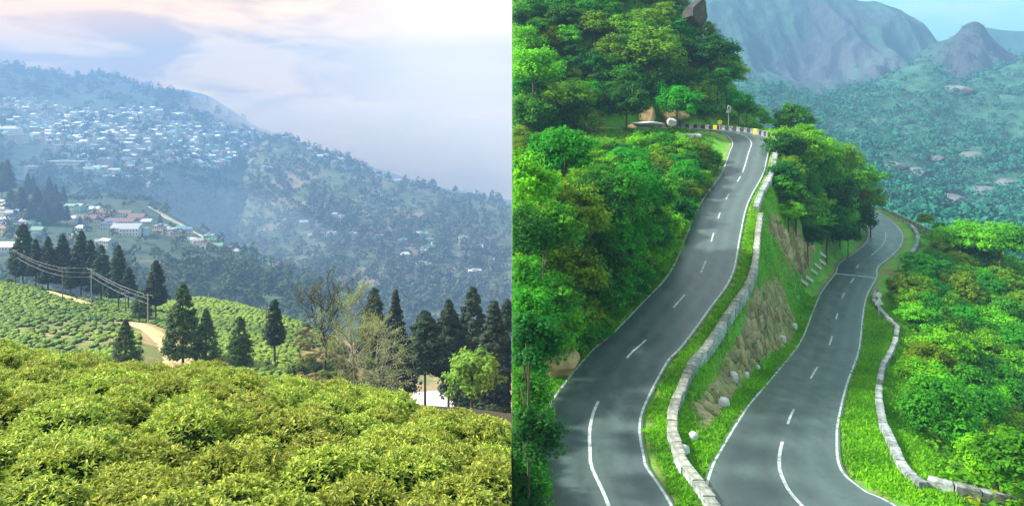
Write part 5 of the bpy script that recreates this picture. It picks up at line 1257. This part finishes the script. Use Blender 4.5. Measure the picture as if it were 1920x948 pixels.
# undergrowth and grass: masses
def undergrowth():
    rng = np.random.default_rng(5); X = rng.uniform(.3, 135, 24000); Y = rng.uniform(32, 205, 24000)
    u = 960 + F * X / Y; ok = (u < 1960)
    X, Y = X[ok], Y[ok]; Z = np.array([gh(a, b) for a, b in zip(X, Y)]); Dd = np.array([gd(a, b) for a, b in zip(X, Y)])
    u = 960 + F * X / Y; v = V0 - F * Z / Y
    ok = Dd > 1.4
    inr = np.array([in_poly(a, b, RW1) or in_poly(a, b, RW2) for a, b in zip(u, v)])
    between = (Dd < 5.5)
    onpar = (np.abs(Dd - 1.85) < .7)
    ok &= ~(inr & (rng.random(len(X)) < .86)) & ~onpar & ~(between & (rng.random(len(X)) < .45))
    strip2 = np.array([np.min((a - R2[::3, 0]) ** 2 + (b - R2[::3, 1]) ** 2) for a, b in zip(X, Y)]) ** .5
    ok &= ~((strip2 < 8) & (u > 1560) & (Y < 120))
    X, Y, Z, Dd = X[ok], Y[ok], Z[ok], Dd[ok]; n = len(X); per = 16
    r = rng.uniform(.35, .95, n) * np.clip(Dd / 4, .45, 1.6); idx = np.repeat(np.arange(n), per); m = len(idx)
    d = unit(m, rng); d[:, 2] = np.abs(d[:, 2])
    pos = np.stack([X, Y, Z], 1)[idx] + d * (r[idx] * rng.uniform(.4, 1.05, m))[:, None] * [1, 1, .75]
    L = rng.uniform(.2, .48, m) * np.clip(r[idx] / .6, .6, 1.4)
    cc = rng.random(n); cols = lerp((.025, .11, .005), (.16, .42, .010), np.clip(cc[idx] * .7 + rng.random(m) * .35, 0, 1))
    brown = rng.random(n) < .10; cols[brown[idx]] *= np.array([2.2, 1.0, 1.6])
    g = clip_leaf(leaves(pos, d + [0, 0, .5] + rng.normal(size=(m, 3)) * .4, L, L * .55, cols, rng), Matrix(), -1)
    o = obj('undergrowth', mesh('undergrowth', *g[:2], g[2], mats=[M['leaf']])); tag(o, 'low leafy undergrowth covering the slopes around the two roads', 'undergrowth', None, 'stuff')
undergrowth()
def grass():
    rng = np.random.default_rng(6); X = rng.uniform(.3, 62, 250000); Y = rng.uniform(30, 112, 250000); u = 960 + F * X / Y
    ok = u < 1800; X, Y = X[ok], Y[ok]
    a = np.clip((X - GX[0]) / (GX[1] - GX[0]), 0, len(GX) - 2); b = np.clip((Y - GY[0]) / .75, 0, len(GY) - 2)
    i, j = a.astype(int), b.astype(int); Dd = DIST[j, i]
    ok = (Dd > .06) & (Dd < 5.5); X, Y = X[ok], Y[ok]; Z = np.array([gh(p, q) for p, q in zip(X, Y)]); u = 960 + F * X / Y; v = V0 - F * Z / Y
    ok = np.array([not (1290 < p < 1540 and (in_poly(p, q, RW1) or in_poly(p, q, RW2))) or rng.random() < .12 for p, q in zip(u, v)]); X, Y, Z = X[ok], Y[ok], Z[ok]; n = len(X)
    per = 3; idx = np.repeat(np.arange(n), per); m = len(idx)
    base = np.stack([X, Y, Z], 1)[idx] + rng.normal(size=(m, 3)) * [.12, .12, 0]
    T = rng.normal(size=(m, 3)) * .5 + [0, 0, 1]; T /= np.linalg.norm(T, axis=1)[:, None]; L = rng.uniform(.15, .38, m)
    t = np.clip(fbm(X / 5, Y / 5, 4) * 1.6 + .5 + rng.normal(size=n) * .15, 0, 1)
    g = leaves(base + T * L[:, None] * .5, unit(m, rng), L, L * .32, lerp((.06, .22, .006), (.20, .48, .010), t)[idx] * rng.uniform(.8, 1.2, (m, 1)), rng, fold=.05, T=T)
    o = obj('grass', mesh('grass', *g[:2], g[2], mats=[M['leaf']])); tag(o, 'bright grass growing on the verges of both roads', 'grass', None, 'stuff')
grass()

# ------------------------------------------------------------------ mountains behind the road
def mountmat(name, green, rock, thr, sc1=.01, sc2=.004):
    m, t, b = newmat(name); n = noise(t, sc1, 9, .65); n2 = noise(t, sc2, 8, .65); n3 = noise(t, sc1 * .8, 8, .7, sc=(1, 1, .25))
    g = ramp(t, n, [(.3, green[0]), (.55, green[1]), (.75, green[2])]); k = ramp(t, n3, [(.3, rock[0]), (.55, rock[1]), (.75, rock[2])])
    r = nd(t, 'ShaderNodeMapRange'); r.inputs[1].default_value = thr; r.inputs[2].default_value = thr + .09; t.links.new(n2, r.inputs[0])
    t.links.new(mixc(t, r.outputs[0], g, k), b.inputs['Base Color']); b.inputs['Roughness'].default_value = .95; b.inputs['Specular IOR Level'].default_value = .1
    bump(t, b, n3, 26); return m
ROCKP = [(.025, .035, .036), (.07, .082, .088), (.15, .16, .165)]
TEAL = [(.02, .08, .05), (.035, .11, .075), (.06, .14, .10)]  # teal of the haze put into the colour, as in the mountains below
M4s = Sheet([[(1240,560,330),(2100,560,330)], [(1240,335,720),(1500,335,720),(1700,345,720),(2100,352,720)],
            [(1240,170,1200),(1400,150,1200),(1460,168,1176),(1540,188,1152),(1600,170,1200),(1680,130,1260),(1730,104,1308),(1760,122,1260),(1800,152,1200),(1860,132,1224),(1920,112,1260),(2100,100,1260)],
            [(1240,300,1440),(2100,300,1440)]], 1240, 2100, 150, 40, 22, 150, 71, 0, 26, 130, 2)
M4s.build('forest_slope_terrain', mountmat('forest_slope', [(.02, .09, .055), (.055, .17, .105), (.11, .24, .16)], ROCKP, .62, .03, .008))
M1s = Sheet([[(1240,300,1375),(2000,300,1375)], [(1240,120,1725),(1500,120,1725),(1700,130,1725),(2000,160,1725)], [(1240,-40,2025),(1400,-34,2025),(1500,-26,2025),(1600,0,2025),(1680,20,2025),(1720,46,2025),(1745,74,2025),(1765,104,2025),(1800,140,2025),(2000,200,2025)], [(1240,100,2375),(2000,300,2375)]], 1240, 2000, 190, 60, 20, 170, 72, 0, 85, 170, 2)
M1s.build('mountain', mountmat('dome_mountain', [(.02, .06, .045), (.035, .09, .065), (.06, .12, .09)], ROCKP, .48, .008, .003))
M2s = Sheet([[(1660,260,1317),(2100,260,1317)], [(1660,160,1525),(1690,150,1525),(1720,113,1525),(1755,82,1525),(1790,63,1525),(1808,44,1525),(1828,39,1525),(1844,46,1525),(1856,68,1525),(1880,88,1525),(1920,120,1525),(2000,170,1525),(2100,200,1525)], [(1660,300,1732),(2100,300,1732)]], 1660, 2100, 150, 60, 24, 90, 73, 0, 75, 100, 1)
M2s.build('mountain', mountmat('peak_mountain', [(.02, .075, .05), (.04, .11, .075), (.07, .14, .10)], ROCKP, .41, .012, .006))
M3s = Sheet([[(1780,240,1920),(2100,240,1920)], [(1780,70,2240),(1820,46,2240),(1850,52,2240),(1880,58,2240),(2000,64,2240),(2100,50,2240)], [(1780,200,2496),(2100,200,2496)]], 1780, 2100, 60, 12, 16, 160, 74)
M3s.build('mountain', mountmat('back_mountain', TEAL, ROCKP, .6, .006, .003))
woods('mountain_forest', 'bushy forest dotting the slope across the ravine', M4s, 7200, (1245, 2060), lambda u, v: dens(15, -.16, .3)(u, v) * (1 if v > 165 else .35), (3.8, 8), (.006, .075, .042), (.022, .17, .095), 81, 24, -1, .7)
woods('peak_scrub', 'scrub on the flanks of the far peak', M2s, 500, (1665, 2050), lambda u, v: 1 if v > 95 else .1, (4, 7), (.02, .09, .06), (.05, .15, .10), 82, 20, -1, .7)
OM = [rock_mesh(120 + i, 4, .7, .10, 'mrock', 'rock_outcrop') for i in range(3)]
for k, (u, v, s, lab) in enumerate([(1668, 312, 16, 'long pale rock shelf on the forest slope beside the dome of trees'), (1718, 327, 14, 'pale rock shelf lower on the forest slope'), (1828, 298, 16, 'dark humped outcrop on the forest slope'), (1905, 312, 14, 'outcrop on the forest slope at the picture edge'), (1775, 378, 15, 'broken grey rocks low on the forest slope'), (1850, 362, 13, 'grey rocks low on the slope towards the picture edge'), (1790, 172, 24, 'dark cliff patch below the peak'), (1885, 345, 10, 'small grey rock above the lower wood'), (1755, 300, 9, 'small pale rock between the shelves')]):
    p = M4s.at(u, v); o = obj('rock_outcrop', OM[k % 3], None, p, rb.uniform(-.4, .4), (s * .95, s * .75, s * .55)); tag(o, lab, 'rock', 'outcrops on the forest slope')

# ------------------------------------------------------------------ air
hz = bpy.data.materials.new('haze_air'); hz.use_nodes = True; t = hz.node_tree; t.nodes.clear()
pv = t.nodes.new('ShaderNodeVolumePrincipled'); pv.inputs['Color'].default_value = (.20, .36, .62, 1); pv.inputs['Density'].default_value = .00035; pv.inputs['Anisotropy'].default_value = 0.0
mo = t.nodes.new('ShaderNodeOutputMaterial'); t.links.new(pv.outputs[0], mo.inputs['Volume'])
zmin = min(s.Z.min() for s in (A, B, D, Eh, Fh, G1, M4s, M1s, M2s, M3s)) - 2; zmax = max(s.Z.max() for s in (Eh, Fh, G1, M4s, M1s, M2s, M3s)) + 8
o = MB().box(-4000, 2200, -40, 4520, min(zmin, -262), zmax).build('haze', hz); tag(o, 'pale blue haze filling both valleys', 'haze', None, 'stuff')

# mist hanging in the valley and low cloud over the end of the ridge
def mist(name, loc, size, rot, dens_, col_, seed, label):
    ms = hz.copy(); ms.name = name + '_air'; pm = [q for q in ms.node_tree.nodes if q.type == 'PRINCIPLED_VOLUME'][0]; pm.inputs['Density'].default_value = dens_; pm.inputs['Color'].default_value = (*col_, 1)
    bm = bmesh.new(); bmesh.ops.create_icosphere(bm, subdivisions=4, radius=1)
    for v_ in bm.verts:
        q = v_.co; v_.co = q * (1 + .8 * float(fbm(np.array(q.x * 1.6 + seed), np.array(q.y * 1.3 + q.z * 2.1), seed)))
    me = bpy.data.meshes.new(name); bm.to_mesh(me); bm.free(); me.materials.append(ms)
    o = obj(name, me, None, loc, 0, size); o.rotation_euler = rot; tag(o, label, name.replace('_', ' '), None, 'stuff')
mist('mist', P(500, 440, 1400), (230, 200, 75), (0, .42, .3), .0006, (.42, .56, .74), 3, 'bluish mist hanging in the valley behind the spur')
mist('low_cloud', P(700, 285, 2800), (900, 170, 210), (0, .16, 0), .0034, (.82, .70, .66), 5, 'pale low cloud swallowing the far end of the town ridge')
# single out look-alikes by their order across the view
byl = {}
for q in SC.objects:
    if q.parent is None and q.get('label') and q.get('category'): byl.setdefault(q['label'], []).append(q)
ordw = ['leftmost', 'second from left', 'third from left', 'fourth from left', 'fifth from left', 'sixth from left', 'seventh from left', 'eighth from left', 'ninth from left', 'tenth from left']
for l, qs in byl.items():
    if len(qs) < 2: 
        if len(l.split()) > 16: qs[0]['label'] = ' '.join(l.split()[:16]).rstrip(',')
        continue
    qs.sort(key=lambda q: q.matrix_basis.translation.x / max(q.matrix_basis.translation.y, 1))
    for k, q in enumerate(qs):
        w = 'rightmost' if k == len(qs) - 1 else ordw[min(k, 9)]
        nl = f'{l}, {w} of {len(qs)} alike'
        if len(nl.split()) > 16: nl = f'{l}, {w}'
        if len(nl.split()) > 16: nl = f'{l.split(",")[0]}, {w}'
        if len(nl.split()) <= 16: q['label'] = nl
